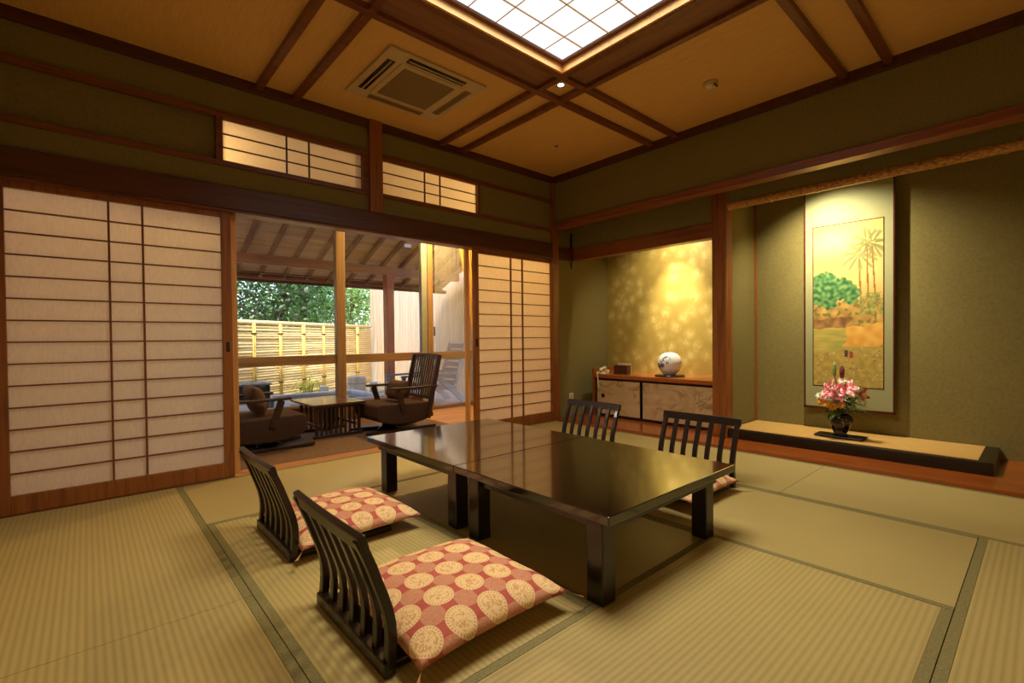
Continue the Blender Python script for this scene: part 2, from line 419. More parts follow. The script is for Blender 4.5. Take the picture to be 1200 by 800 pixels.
def transom(name, label, px0, px1, bars, fl, fr):
    r = thing(name, label, 'transom', (0, 0, 0)); r['kind'] = 'structure'; r['category'] = 'window'
    z0, z1 = 2.420, 2.750
    obj('frame', boxes((px0 - fl, px0, -.02, .05, z0, z1), (px1, px1 + fr, -.02, .05, z0, z1), (px0, px1, -.008, .04, z1 - .012, z1), (px0, px1, -.008, .04, z0, z0 + .01)), WX, r, 0.002)
    def lat(bm):
        for k in (1, 2):
            z = z0 + .01 + k * (z1 - z0 - .022) / 3; box(bm, px0, px1, .006, .016, z - .005, z + .005)
        for b in bars: box(bm, b - .006, b + .006, .004, .017, z0, z1)
    obj('lattice', lat, DWX, r)
    obj('paper', boxes((px0, px1, .017, .0185, z0, z1)), M_PAPER, r)
transom('window_1', 'wide paper transom screen left of the short post', -3.655, -2.545, (-3.19, -3.01), .045, .064)
transom('window_2', 'paper transom screen right of the short post', -2.345, -1.22, (-1.876, -1.693), .015, .034)

# ------------------------------------------------------------------ veranda room
g = G('veranda_rug')
st = g.noise(g.mapping((90, 6, 1)), 1.6, 4)
M_RUG = g.set(g.ramp(st, [(0.3, (84, 60, 40)), (0.7, (128, 98, 70))]), 0.6, 0.5)
g.bump(st, 0.3, 0.01)
VF = wood('veranda_floor_wood', (178, 128, 84), (208, 160, 114), 'x', 0.35, 6)
struct('floor_veranda', boxes((-5.2, 0.2, 0.0, 2.06, -0.12, -0.012)), VF, label='pale wooden veranda floor')
rug = obj('rug', boxes((-5.1, -1.1, 0.2, 1.94, -0.012, 0.0)), M_RUG, None, 0.003)
tag(rug, 'streaky brown rug under the slatted veranda table and easy chairs', 'rug')
M_WVER = plain('veranda_wall_plaster', (206, 178, 130), 0.8, 0.2, 0.06)
struct('wall_veranda_right', boxes((0.2, 0.3, 0.1, 2.1, -0.12, 2.9)), M_WVER)
struct('wall_veranda_left', boxes((-5.3, -5.2, 0.1, 2.1, -0.12, 2.9)), M_WVER)
struct('ceiling_veranda', boxes((-5.3, 0.3, 0.1, 2.1, 2.86, 2.92)), M_WVER)
struct('wall_veranda_window', boxes((-5.3, 0.3, 1.98, 2.08, 2.56, 2.9)), M_WVER)
MW = wood('window_frame_wood', (116, 88, 62), (150, 120, 88), 'x', 0.45, 8)
MWZ = wood('window_mullion_wood', (124, 96, 66), (160, 128, 92), 'z', 0.45, 8)
M_ALU = plain('window_track_metal', (150, 154, 146), 0.4, 0.5, 0.05)
YW = 2.0
def winbay(name, label, x0, x1, z0, door=False):
    r = thing(name, label, 'window'); r['kind'] = 'structure'
    obj('frame', boxes((x0, x1, YW - .03, YW + .03, 2.50, 2.58), (x0, x1, YW - .03, YW + .03, .748, .862), (x0, x1, YW - .03, YW + .03, 0.0 if door else z0 - .035, 0.045 if door else z0)), MW, r, 0.004)
    if not door: obj('panel', boxes((x0, x1, YW - .015, YW + .02, -0.012, z0 - .035)), wood('kick_panel_wood', (70, 46, 32), (92, 62, 42), 'x', 0.5), r)
    obj('pane', boxes((x0, x1, YW - .003, YW + .003, .862, 2.50)), M_GLASS, r)
    obj('pane', boxes((x0, x1, YW - .003, YW + .003, 0.045 if door else z0, .748)), M_GLASS, r)
    return r
winbay('window_3', 'veranda window bay at the left with wooden rail', -3.42, -2.02, .245)
winbay('window_4', 'veranda window bay between the two wooden mullions', -1.905, -.745, .245)
winbay('window_5', 'hidden veranda window bay behind the closed screen', -5.2, -3.54, .245)
d3 = winbay('door_3', 'glazed veranda door with wooden rail and dark pull', -.56, .2, 0, True)
struct('trim_mullion', boxes((-2.02, -1.905, YW - .05, YW + .05, -.012, 2.58)), MWZ, 0.005, label='wooden window mullion in the middle of the veranda')
struct('trim_mullion_far', boxes((-3.54, -3.42, YW - .05, YW + .05, -.012, 2.58)), MWZ, 0.005, label='wooden window mullion behind the closed screen')
struct('trim_door_stile', boxes((-.65, -.56, YW - .05, YW + .05, -.012, 2.58)), MWZ, 0.005, label='wooden stile of the glazed veranda door')
struct('trim_door_track', boxes((-.745, -.65, YW - .03, YW + .05, -.012, 2.58)), M_ALU, 0.005, label='grey metal jamb beside the glazed door')
obj('pull', boxes((-.545, -.525, YW - .04, YW - .028, 1.1, 1.24)), M_BLACK, d3, 0.002)
# curtains at the door
def drape(x0, x1, z0, z1, amp, nf, y, x0b=None, x1b=None, gather=None):
    def f(bm):
        nx, nz = nf * 8, 28; rows = []
        for j in range(nz + 1):
            t = j / nz; z = z0 + (z1 - z0) * t
            row = []
            for i in range(nx + 1):
                s = i / nx
                a, b = x0, x1
                if gather:
                    a = gather(t)
                row.append(bm.verts.new((a + (b - a) * s, y + amp * math.sin(s * nf * 2 * PI + 0.6 * math.sin(3 * t)), z)))
            rows.append(row)
        for r0, r1 in zip(rows[:-1], rows[1:]):
            for i in range(nx): bm.faces.new((r0[i], r0[i + 1], r1[i + 1], r1[i]))
    return f
def gath(t):
    return 0.105 - 0.275 * max(0.0, (t - 0.33) / 0.67) ** 1.7
cu = obj('curtain', drape(-.17, .165, 0.02, 2.55, .018, 6, 1.86, gather=gath), M_DRAPE, smooth=True)
sm = cu.modifiers.new('thick', 'SOLIDIFY'); sm.thickness = .003
tag(cu, 'golden curtain drawn aside at the right edge of the veranda door', 'curtain')
cu2 = obj('lace_curtain', drape(-.55, .17, 0.03, 2.55, .012, 9, 1.92), M_SHEER, smooth=True)
tag(cu2, 'sheer white lace curtain in front of the glazed veranda door', 'curtain')

# veranda ceiling lamps (two warm, one added fill), above the line of sight
M_VL = emit('veranda_lamp_shade', (1.0, 0.66, 0.3, 1), 3)
M_VL2 = emit('veranda_lamp_shade_warm', (1.0, 0.62, 0.25, 1), 6)
def vlamp(x, y, label, m_=None):
    r = thing('ceiling_lamp', label, 'ceiling lamp', (x, y, 2.86))
    obj('lamp_base', lambda bm: lathe(bm, [(.02, -.03), (.12, -.03), (.13, 0.0), (.02, 0.0)], seg=24), M_WHITE, r, smooth=True)
    obj('lamp_shade', lambda bm: lathe(bm, [(.02, -.085), (.12, -.08), (.16, -.06), (.16, -.035), (.1, -.03), (.02, -.03)], seg=24), m_ or M_VL, r, smooth=True)
    return r

# ------------------------------------------------------------------ low tables
def low_table(y0, y1, legs, label):
    r = thing('low_table', label, 'low table', (-2.43, (y0 + y1) / 2, 0)); yc = (y0 + y1) / 2
    obj('tabletop', boxes((-2.98 + 2.43, -1.88 + 2.43, y0 - yc, y1 - yc, .328, .366)), M_TABLE, r, 0.004)
    obj('apron', boxes((-.49, .44, y0 - yc + .05, y0 - yc + .075, .28, .328), (-.49, .44, y1 - yc - .075, y1 - yc - .05, .28, .328),
                       (-.5, -.475, y0 - yc + .075, y1 - yc - .075, .28, .328), (.39, .415, y0 - yc + .075, y1 - yc - .075, .28, .328)), LAC, r, 0.002)
    for lx, ly in legs:
        obj('leg', boxes((lx + 2.43 - .041, lx + 2.43 + .041, ly - yc - .041, ly - yc + .041, 0.001, .328)), LAC, r, 0.005)
low_table(-3.075, -2.046, ((-2.932, -3.0), (-2.04, -2.975), (-2.912, -2.185), (-2.03, -2.185)), 'dark lacquered low table nearer the camera, its corner leg in front')
low_table(-2.044, -0.975, ((-2.91, -1.985), (-2.03, -1.985), (-2.892, -1.135), (-2.03, -1.1)), 'dark lacquered low table nearer the veranda, reflecting the windows')

# ------------------------------------------------------------------ legless chairs
def prof(z):
    t = z / 0.47
    return 0.012 * math.sin(min(1, t * 1.6) * PI) - 0.10 * max(0, (t - 0.25) / 0.75) ** 1.8
def back_path(z0, z1, y, n=9):
    return [(prof(z0 + (z1 - z0) * i / n), y, z0 + (z1 - z0) * i / n) for i in range(n + 1)]
def floor_chair(label, loc, rz):
    r = thing('floor_chair', label, 'legless chair', loc, rz, 'legless chairs around the low tables')
    obj('seat_base', boxes((-.012, .52, -.27, .27, 0.002, .03)), LAC, r, 0.006)
    obj('bottom_rail', boxes((-.02, .02, -.29, .29, 0.002, .05)), LAC, r, 0.005)
    for y in (-.276, .276):
        obj('side_post', lambda bm, y=y: ribbon_bar(bm, back_path(.02, .455, y), .036, .030, .03), LAC, r, 0.004)
    for k in range(5):
        y = -.276 + .552 * (k + 1) / 6
        obj('back_slat', lambda bm, y=y: ribbon_bar(bm, back_path(.04, .43, y), .034, .032, .02), LAC, r, 0.003)
    def top(bm):
        pts = [(prof(.44) + .004 - .006 * (1 - (2 * i / 8 - 1) ** 2), -.3 + .6 * i / 8, .442) for i in range(9)]
        ribbon_bar(bm, [(p[0], p[1], p[2]) for p in pts], .058, .058, .026, Vector((-.3, 0, 1)))
    obj('top_rail', top, LAC, r, 0.006)
    return r
fc = floor_chair('black slatted legless chair nearest the camera, holding a patterned cushion', (-3.765, -2.54, 0), 0)
dup(fc, (-3.735, -1.52, 0), 0, 'black slatted legless chair on the left side, nearer the paper screen')
dup(fc, (-1.115, -2.455, 0), PI, 'black slatted legless chair across the table, in front of the timber post')
dup(fc, (-1.10, -1.43, 0), PI, 'black slatted legless chair across the table, in front of the painted cabinet doors')

g = G('medallion_brocade')
x, y, z = g.sep(g.oc())
A = 0.134
u = g.math('SUBTRACT', g.math('FRACT', g.math('ADD', g.math('DIVIDE', x, A), 0.5)), 0.5)
v = g.math('SUBTRACT', g.math('FRACT', g.math('ADD', g.math('DIVIDE', y, A), 0.5)), 0.5)
r_ = g.math('SQRT', g.math('ADD', g.math('POWER', u, 2.0), g.math('POWER', v, 2.0)))
circ = g.math('LESS_THAN', r_, 0.40)
inner = g.math('LESS_THAN', r_, 0.28)
ang = g.math('ARCTAN2', v, u)
bead = g.math('MULTIPLY', g.math('GREATER_THAN', g.math('SINE', g.math('MULTIPLY', ang, 28.0)), 0.25), g.math('LESS_THAN', g.math('ABSOLUTE', g.math('SUBTRACT', r_, 0.345)), 0.03))
orn = g.math('MULTIPLY', inner, g.math('GREATER_THAN', g.noise(scale=70, detail=3, dist=1.5), 0.53))
u2 = g.math('SUBTRACT', g.math('FRACT', g.math('DIVIDE', x, A)), 0.5)
v2 = g.math('SUBTRACT', g.math('FRACT', g.math('DIVIDE', y, A)), 0.5)
sq = g.math('LESS_THAN', g.math('ADD', g.math('POWER', g.math('ABSOLUTE', u2), 3.0), g.math('POWER', g.math('ABSOLUTE', v2), 3.0)), 0.030)
sqn = g.math('MULTIPLY', sq, g.noise(scale=160, detail=2))
base = g.ramp(g.noise(scale=12), [(0.3, (178, 82, 70)), (0.7, (194, 98, 84))])
col = g.mix(g.math('MULTIPLY', sqn, 1.1), base, lin((216, 170, 130)))
col = g.mix(circ, col, lin((240, 208, 152)))
col = g.mix(g.math('MULTIPLY', bead, 0.5), col, lin((170, 110, 70)))
col = g.mix(g.math('MULTIPLY', orn, 0.55), col, lin((186, 116, 66)))
M_BROC = g.set(col, 0.75, 0.25)
g.bump(g.noise(scale=420, detail=2), 0.25, 0.002)
def cushion_mesh(w, d, t, seed):
    def f(bm):
        n = 30; top, bot = [], []
        rnd = Vector((seed * 3.1, seed * 1.7, 0))
        for j in range(n + 1):
            rt, rb = [], []
            for i in range(n + 1):
                a, b = 2 * i / n - 1, 2 * j / n - 1
                pin = 1 - 0.05 * (1 - b * b) * abs(a) ** 3
                pin2 = 1 - 0.05 * (1 - a * a) * abs(b) ** 3
                X, Y = a * d / 2 * pin, b * w / 2 * pin2
                h = ((1 - abs(a) ** 3) * (1 - abs(b) ** 3)) ** 0.62
                wob = noise.noise(Vector((X * 7, Y * 7, 0)) + rnd) * 0.006 * h
                lip = -0.010 * (abs(a) ** 6 + abs(b) ** 6) / 2
                rt.append(bm.verts.new((X, Y, t * 0.42 + h * t * 0.58 + wob + lip)))
                rb.append(rt[-1] if (i in (0, n) or j in (0, n)) else bm.verts.new((X, Y, t * 0.42 - h * t * 0.42)))
            top.append(rt); bot.append(rb)
        for j in range(n):
            for i in range(n):
                bm.faces.new((top[j][i], top[j][i + 1], top[j + 1][i + 1], top[j + 1][i]))
                q = [bot[j][i], bot[j + 1][i], bot[j + 1][i + 1], bot[j][i + 1]]
                if len(set(q)) == 4:
                    try: bm.faces.new(q)
                    except ValueError: pass
    return f
M_TASSEL = plain('cushion_tassel_thread', (196, 150, 100), 0.8)
def floor_cushion(label, loc, rz, seed):
    o = obj('floor_cushion', cushion_mesh(.67, .66, .125, seed), M_BROC, None, 0, True)
    o.location = loc; o.rotation_euler = (0, 0, rz)
    tag(o, label, 'cushion', 'medallion brocade cushions on the legless chairs')
    for sx in (-1, 1):
        for sy in (-1, 1):
            p = Vector((sx * .318, sy * .323, .042)); d = Vector((sx * .7, sy * .7, -.25)); q = Vector((sx, -sy, 0)) * .006
            def ts(bm):
                a = [bm.verts.new(p - q * .1), bm.verts.new(p + q * .1)]
                for t, w in ((.025, .3), (.05, .7), (.07, 1.0)):
                    b = [bm.verts.new(p + d * t - q * w), bm.verts.new(p + d * t + q * w + Vector((0, 0, -.004)))]
                    bm.faces.new((a[0], a[1], b[1], b[0])); a = b
            obj('tassel', ts, M_TASSEL, o)
    return o
floor_cushion('red cushion with gold medallions on the chair nearest the camera', (-3.405, -2.625, .031), 0.0, 1)
floor_cushion('red cushion with gold medallions on the chair beside the paper screen', (-3.40, -1.545, .031), 0.02, 2)
floor_cushion('red cushion half hidden behind the near right table leg', (-1.50, -2.475, .031), PI, 3)
floor_cushion('red cushion on the chair in front of the cabinet, hidden by the table', (-1.48, -1.45, .031), PI, 4)

# ------------------------------------------------------------------ veranda easy chairs (faces +x locally)
def easy_chair(label, loc, rz):
    r = thing('easy_chair', label, 'easy chair', loc, rz, 'low easy chairs on the veranda')
    # seat block with bowed underside
    P = [(-.40, .32), (.24, .34), (.275, .315), (.275, .20), (.24, .15), (.10, .11), (-.05, .095), (-.28, .105), (-.45, .15)]
    obj('seat', lambda bm: prism(bm, P, -.285, .285), M_UPH, r, 0.018, True, 3)
    # back frame leaning backwards
    p0, p1 = Vector((-.36, 0, .13)), Vector((-.53, 0, .86))
    for y in (-.285, .285):
        obj('back_stile', lambda bm, y=y: ribbon_bar(bm, [p0 + Vector((0, y, 0)), p0.lerp(p1, .5) + Vector((.0, y, 0)), p1 + Vector((0, y, 0))], .034, .03, .055), M_SLAT, r, 0.005)
    obj('crest_rail', lambda bm: ribbon_bar(bm, [p1 + Vector((0, -.30, -.01)), p1 + Vector((-.015, 0, .002)), p1 + Vector((0, .30, -.01))], .035, .035, .045, Vector((-.2, 0, 1))), M_SLAT, r, 0.006)
    obj('lower_rail', lambda bm: ribbon_bar(bm, [p0.lerp(p1, .32) + Vector((0, -.28, 0)), p0.lerp(p1, .32) + Vector((0, .28, 0))], .04, .04, .025, Vector((-.2, 0, 1))), M_SLAT, r, 0.004)
    for k in range(10):
        y = -.285 + .57 * (k + 1) / 11
        obj('back_slat', lambda bm, y=y: ribbon_bar(bm, [p0.lerp(p1, .30) + Vector((0, y, 0)), p0.lerp(p1, .98) + Vector((0, y, 0))], .020, .020, .014), M_SLAT, r)
    for y in (-.30, .30):
        obj('armrest', lambda bm, y=y: ribbon_bar(bm, [(-.47, y, .505), (-.15, y, .50), (.12, y, .505)], .075, .062, .026), M_SLAT, r, 0.006)
        obj('arm_support', lambda bm, y=y: ribbon_bar(bm, [(.035, y, .49), (-.045, y, .24)], .03, .03, .06), M_SLAT, r, 0.004)
    obj('pedestal', lambda bm: lathe(bm, [(.03, .012), (.13, .014), (.12, .03), (.07, .05), (.06, .12), (.03, .125)], seg=20), M_BLACK, r, 0, True)
    for y in (-.21, .21):
        obj('runner', lambda bm, y=y: ribbon_bar(bm, [(-.50, y, .026), (-.25, y * .9, .02), (.0, y * .8, .018), (.15, y * .9, .02), (.36, y, .026)], .06, .06, .032), M_SLAT, r, 0.005)
    obj('cross_bar', boxes((-.055, .055, -.2, .2, .008, .034)), M_SLAT, r, 0.004)
    return r
ec = easy_chair('brown easy chair with slatted back standing near the glazed door', (-1.845, .925, 0), PI)
dup(ec, (-3.12, .93, 0), 0, 'brown easy chair partly hidden behind the left paper screen')
def pillow(label, loc, rot, wd):
    o = obj('pillow', cushion_mesh(.40, wd, .15, 5), M_PIL, None, 0, True)
    o.location = loc; o.rotation_euler = rot
    return tag(o, label, 'pillow', 'brown pillows on the easy chairs')
pillow('brown pillow leaning on the slatted back of the right easy chair', (-1.66, .925, .44), (0, 1.25, PI + .0), .24)
pillow('brown pillow leaning in the left easy chair by the screen edge', (-3.31, .93, .46), (0, 1.25, 0), .30)

# slatted side table
st_ = thing('side_table', 'small dark side table with slatted sides between the easy chairs', 'side table', (-2.4, 1.3, 0))
obj('tabletop', boxes((-.29, .29, -.36, .40, .342, .366)), wood('side_table_wood', (64, 38, 26), (90, 56, 40), 'x', 0.25, 10, coat=.2), st_, 0.004)
for y in (-.30, .18):
    obj('foot_bar', boxes((-.27, .27, y - .022, y + .022, 0.0015, .028)), M_SLAT, st_, 0.004)
    obj('top_bar', boxes((-.24, .24, y - .015, y + .015, .312, .342)), M_SLAT, st_, 0.003)
    for k in range(10):
        x = -.235 + .47 * k / 9
        w = .016 if k in (0, 9) else .009
        obj('slat', boxes((x - w, x + w, y - .01, y + .01, .028, .312)), M_SLAT, st_)
for x in (-.2, .2):
    obj('stretcher', boxes((x - .012, x + .012, -.29, .17, .10, .13)), M_SLAT, st_, 0.003)

# ------------------------------------------------------------------ cabinet alcove
cab = thing('cabinet', 'low wall cabinet with marbled paper sliding doors under a wooden counter', 'cabinet', (.56, 0, .03))
obj('body', boxes((0.03, .555, -1.885, -.215, 0.0, .495)), DWX, cab)
obj('countertop', boxes((-.03, .558, -1.888, -.215, .497, .545)), COUNTERW, cab, 0.004)
obj('side_panel', boxes((-.03, .555, -.213, -.178, 0.0, .62)), WZ, cab, 0.004)
g = G('marbled_paper')
ve = g.noise(g.mapping((1, 2.2, 4.0), rot=(.5, 0, 0)), 1.2, 6, 0.62, 1.2)
vein = g.math('ABSOLUTE', g.math('SUBTRACT', ve, 0.5))
cloud = g.noise(g.mapping((1, 3, 5)), 1.3, 4, 0.6, 0.5)
msk = g.ramp(g.noise(g.mapping((1, 2.5, 4), loc=(3, 1, 2)), 1.5, 2), [(0.42, (0, 0, 0)), (0.6, (255, 255, 255))])
veins = g.ramp(vein, [(0.0, (150, 118, 74)), (0.02, (178, 150, 106)), (0.06, (202, 178, 134))])
M_MARB = g.set(g.mix(msk, g.ramp(cloud, [(0.3, (184, 158, 114)), (0.7, (208, 184, 142))]), veins), 0.7, 0.3)
for y0, y1, xo in ((-.90, -.225, 0.0), (-1.875, -.915, 0.0)):
    d = obj('door', boxes((-.0, .02, y0 + .012, y1 - .012, .035, .47)), M_MARB, cab)
    obj('door_frame', boxes((-.006, .022, y0, y0 + .012, .022, .483), (-.006, .022, y1 - .012, y1, .022, .483), (-.006, .022, y0 + .012, y1 - .012, .022, .035), (-.006, .022, y0 + .012, y1 - .012, .47, .483)), M_BLACK, d, 0.002)
    if y1 > -.5:
        def knob(bm, y=y1 - .11):
            pr = [(.004, .0), (.026, .0), (.028, -.006), (.022, -.010), (.004, -.006)]
            lathe(bm, pr, seg=20); bmesh.ops.rotate(bm, verts=bm.verts, cent=(0, 0, 0), matrix=Matrix.Rotation(PI / 2, 3, 'Y'))
            bmesh.ops.translate(bm, verts=bm.verts, vec=(-.001, y, .27))
        obj('door_pull', knob, M_BLACK, d, 0, True)
CT = .03 + .545
# globe vase on flat stand
tr = obj('vase_stand', lambda bm: lathe(bm, [(.01, 0), (.17, 0), (.178, .008), (.172, .016), (.01, .016)], seg=40), M_BLACK, None, 0, True)
tr.location = (.83, -1.13, CT); tag(tr, 'round black stand under the white globe vase', 'stand')
g = G('blue_and_white_porcelain')
x, y, z = g.sep(g.oc())
pn = g.noise(scale=26, detail=4, dist=1.2)
def near(px_, py_, pz_, rad):
    q = g.math('ADD', g.math('ADD', g.math('POWER', g.math('SUBTRACT', x, px_), 2.0), g.math('POWER', g.math('SUBTRACT', y, py_), 2.0)), g.math('POWER', g.math('SUBTRACT', z, pz_), 2.0))
    return g.math('LESS_THAN', q, rad * rad)
reg = g.math('MAXIMUM', near(-.125, .05, .125, .06), g.math('MAXIMUM', near(-.125, -.03, .185, .05), near(.12, .05, .15, .07)))
mk = g.math('MULTIPLY', g.math('GREATER_THAN', pn, 0.47), reg)
M_PORC = g.set(g.mix(g.math('MULTIPLY', mk, .85), lin((232, 230, 222)), lin((70, 84, 108))), 0.18, 0.5)
vs = obj('globe_vase', lambda bm: lathe(bm, [(.01, .0), (.06, 0), (.07, .008), (.108, .042), (.132, .085), (.142, .135), (.138, .18), (.12, .222), (.09, .252), (.06, .266), (.046, .270), (.042, .262), (.03, .2), (.01, .19)], seg=48), M_PORC, None, 0, True)
vs.location = (.83, -1.13, CT + .016); tag(vs, 'white porcelain globe vase with blue flower pattern on the counter', 'vase')
# telephone and box
ph = thing('telephone', 'cream telephone with hanging cord at the left end of the counter', 'telephone', (.60, -.30, CT), 0.25)
obj('phone_body', lambda bm: prism(bm, [(-.075, 0), (.09, 0), (.09, .05), (-.05, .022), (-.075, .014)], -.06, .06), M_WHITE, ph, 0.006)
obj('handset', lambda bm: tube(bm, [(-.075, .0, .04), (-.06, .0, .062), (0, 0, .072), (.06, 0, .078), (.085, 0, .062)], [.02, .023, .015, .023, .02], 10), M_WHITE, ph, 0, True)
obj('keypad', lambda bm: prism(bm, [(-.04, .0265), (.03, .0405), (.03, .0415), (-.04, .0275)], -.055, -.03), M_DARKM, ph)
obj('cord', lambda bm: tube(bm, [(-.075, .03, .03), (-.10, .04, .03), (-.106, .03, .0), (-.104, .02, -.12), (-.10, .0, -.2)], .007, 8), M_WHITE, ph, 0, True)
bx_ = thing('directory_box', 'dark wooden box standing behind the cream telephone', 'box', (.74, -.50, CT), 0.1)
obj('box_body', boxes((-.05, .05, -.10, .09, 0, .115)), wood('box_wood', (52, 20, 14), (74, 30, 20), 'y', 0.35), bx_, 0.004)
obj('paper_pad', boxes((.052, .056, -.10, .09, 0, .14)), M_WHITE, bx_)
ol = thing('wall_outlet', 'small cream wall outlet low on the wall by the corner post', 'outlet', (.31, -.001, .27))
obj('cover_plate', boxes((-.04, .04, -.008, 0.0, -.055, .055)), M_WHITE, ol, 0.003)
obj('socket', boxes((-.016, .016, -.0105, -.008, -.03, .03)), M_OFFW, ol, 0.001)

# ------------------------------------------------------------------ scroll alcove
lg = thing('display_platform', 'long low black platform with a golden woven mat top in the scroll alcove', 'platform', (.36, -2.045, .03))
obj('front_frame', boxes((0.0, .045, -1.885, 0.0, 0.0, .094), (.045, .715, -1.885, -1.80, 0.0, .094)), M_BLACK, lg, 0.004)
obj('gold_edge', boxes((.0452, .056, -1.80, -.002, .080, .0965)), wood('gold_edge_wood', (150, 96, 40), (180, 120, 56), 'y', .4), lg)
g = G('woven_rush_mat')
wv = g.noise(g.mapping((300, 12, 10)), 1, 3)
M_GOZA = g.set(g.ramp(wv, [(0.3, (170, 130, 66)), (0.7, (206, 168, 98))]), 0.6, 0.3)
obj('mat_top', boxes((.056, .715, -1.80, -.002, 0.0, .092)), M_GOZA, lg)

# hanging scroll: mount, painted panel, rods
sc = thing('hanging_scroll', 'tall hanging scroll with palm trees and a pond, lit from above', 'hanging scroll', (1.0, -2.90, 0))
M_MOUNT = plain('scroll_mount_silk', (156, 156, 112), 0.7, 0.25, 0.06, 300)
M_ROD = plain('scroll_rod_lacquer', (84, 26, 18), 0.35, 0.5, 0.2)
obj('mount', boxes((0.0, .006, -.352, .352, .345, 2.62)), M_MOUNT, sc)
obj('side_edge', boxes((-.004, .012, -.364, -.352, .335, 2.62)), M_ROD, sc)
obj('side_edge', boxes((-.004, .012, .352, .364, .335, 2.62)), M_ROD, sc)
obj('bottom_rod', lambda bm: tube(bm, [(.003, -.37, .335), (.003, .37, .335)], .013, 12), M_ROD, sc, 0, True)
obj('top_rod', lambda bm: tube(bm, [(.003, -.37, 2.62), (.003, .37, 2.62)], .013, 12), M_ROD, sc, 0, True)
obj('hanging_cord', lambda bm: tube(bm, [(.003, -.15, 2.63), (.02, 0, 2.72), (.003, .15, 2.63)], .003, 6), M_ROD, sc)
obj('picture_border', boxes((-.0015, 0.0, -.288, -.28, .548, 2.128), (-.0015, 0.0, .28, .288, .548, 2.128), (-.0015, 0.0, -.28, .28, 2.12, 2.128), (-.0015, 0.0, -.28, .28, .548, .556)), M_ROD, sc)
def paint(u, v):
    """u 0..1 from the viewer's left, v 0..1 upwards: a plain palm-grove landscape"""
    N = lambda s, k=0: noise.noise(Vector((u * s, v * s * 2.8, k)))
    L = lambda a, b, t: tuple(p + (q - p) * max(0, min(1, t)) for p, q in zip(a, b))
    c = L((196, 156, 84), (222, 188, 118), 0.5 + 0.5 * N(3))
    c = L(c, (196, 150, 76), (v - .93) * 6)
    if v < .53 + .03 * N(5, 2):
        c = L((198, 160, 84), (150, 116, 58), .5 + .9 * N(9, 3))
        if N(14, 5) > .22: c = (120, 112, 52)
    if v < .42 + .05 * N(4, 7) and u < .5 + .2 * N(3, 1): c = L((120, 82, 48), (168, 126, 72), .5 + N(10, 4))
    if v < .36 + .015 * N(6, 8):
        c = L((150, 150, 72), (196, 168, 84), .5 + .8 * noise.noise(Vector((u * 4, v * 60, 1))))
    if u > .48 + .12 * N(4, 9) and .245 < v < .37 + .04 * N(5, 3): c = L((206, 146, 58), (224, 176, 88), .5 + N(8, 2))
    if v < .2 + .05 * u + .03 * N(5, 6):
        c = L((186, 158, 78), (158, 138, 70), .5 + N(12, 2))
        if N(34, 3) > .55: c = (220, 206, 164)
        elif N(30, 8) > .5: c = (140, 104, 66)
    for fu, fv in ((.49, .205), (.56, .195)):
        if abs(u - fu) < .028 and abs(v - fv) < .02: c = (150, 74, 52) if fu > .5 else (84, 62, 48)
    # leafy green tree
    for bu, bv, br in ((.06, .66, .13), (.22, .665, .12), (.3, .61, .16), (.1, .57, .15), (.46, .6, .15), (.56, .565, .13), (.25, .53, .12)):
        d = math.hypot(u - bu, (v - bv) * 2.3) + .06 * N(14, bu * 9)
        if d < br: c = L((44, 92, 50), (118, 154, 88), .5 + 1.1 * N(16, 3))
    # palms
    for tu, lean, top in ((.70, -.03, .80), (.80, -.02, .87), (.90, -.05, .86)):
        if .5 < v < top:
            x = tu + lean * (v - .5) / (top - .5)
            if abs(u - x) < .012: c = (132, 96, 52)
        cu_, cv_ = tu + lean, top
        dx, dy = u - cu_, (v - cv_) * 2.75
        rr = math.hypot(dx, dy + .35 * dx * dx / .2)
        if rr < .25:
            a = math.atan2(dy + 1.6 * dx * dx, dx)
            if math.cos(a * 9 + top * 40) > .1 + rr * 2.2: c = L((96, 98, 56), (142, 136, 82), rr * 4)
    if v < .57 and u > .68 and v > .44 and N(20, 2) > -.12: c = L((112, 118, 58), (168, 158, 84), .5 + N(18, 7))
    return c
def painting():
    nu, nv = 96, 270
    bm = bmesh.new(); lay = bm.verts.layers.float_color.new('paint'); rows = []
    for j in range(nv + 1):
        row = []
        for i in range(nu + 1):
            u, v = i / nu, j / nv
            w = bm.verts.new((-.001, .28 - .56 * u, .556 + v * (2.12 - .556))); w[lay] = lin(paint(u, v)); row.append(w)
        rows.append(row)
    for a, b in zip(rows[:-1], rows[1:]):
        for i in range(nu): bm.faces.new((a[i], a[i + 1], b[i + 1], b[i]))
    g = G('landscape_paint'); at = g.new('ShaderNodeAttribute', attribute_name='paint')
    m = g.set(at.outputs['Color'], 0.75, 0.2)
    o = obj('painted_panel', bm, m, sc)
painting()

# flower arrangement on the platform
PX, PY, PZ = .66, -2.93, .03 + .0925
bs = thing('flower_stand', 'flat dark board under the flower vase', 'stand', (PX, PY, PZ))
obj('board', boxes((-.09, .09, -.19, .19, .006, .02)), M_BLACK, bs, 0.012)
for y in (-.13, .13): obj('foot', boxes((-.07, .07, y - .012, y + .012, 0, .008)), M_BLACK, bs)
g = G('flecked_black_glaze')
M_FLECK = g.set(g.ramp(g.voro(scale=38), [(0.12, (120, 104, 96)), (0.2, (44, 14, 14)), (0.6, (20, 10, 12))]), 0.12, 0.6)
fv = obj('flower_vase', lambda bm: lathe(bm, [(.01, 0), (.052, 0), (.056, .012), (.05, .022), (.07, .06), (.092, .115), (.098, .15), (.088, .178), (.07, .19), (.066, .184), (.08, .15), (.05, .05), (.01, .04)], seg=36), M_FLECK, None, 0, True)
VZ = PZ + .0205
fv.location = (PX, PY, VZ); tag(fv, 'small dark flecked vase holding pink lilies on the platform', 'vase')
M_STEM = plain('flower_stem', (74, 104, 44), 0.6)
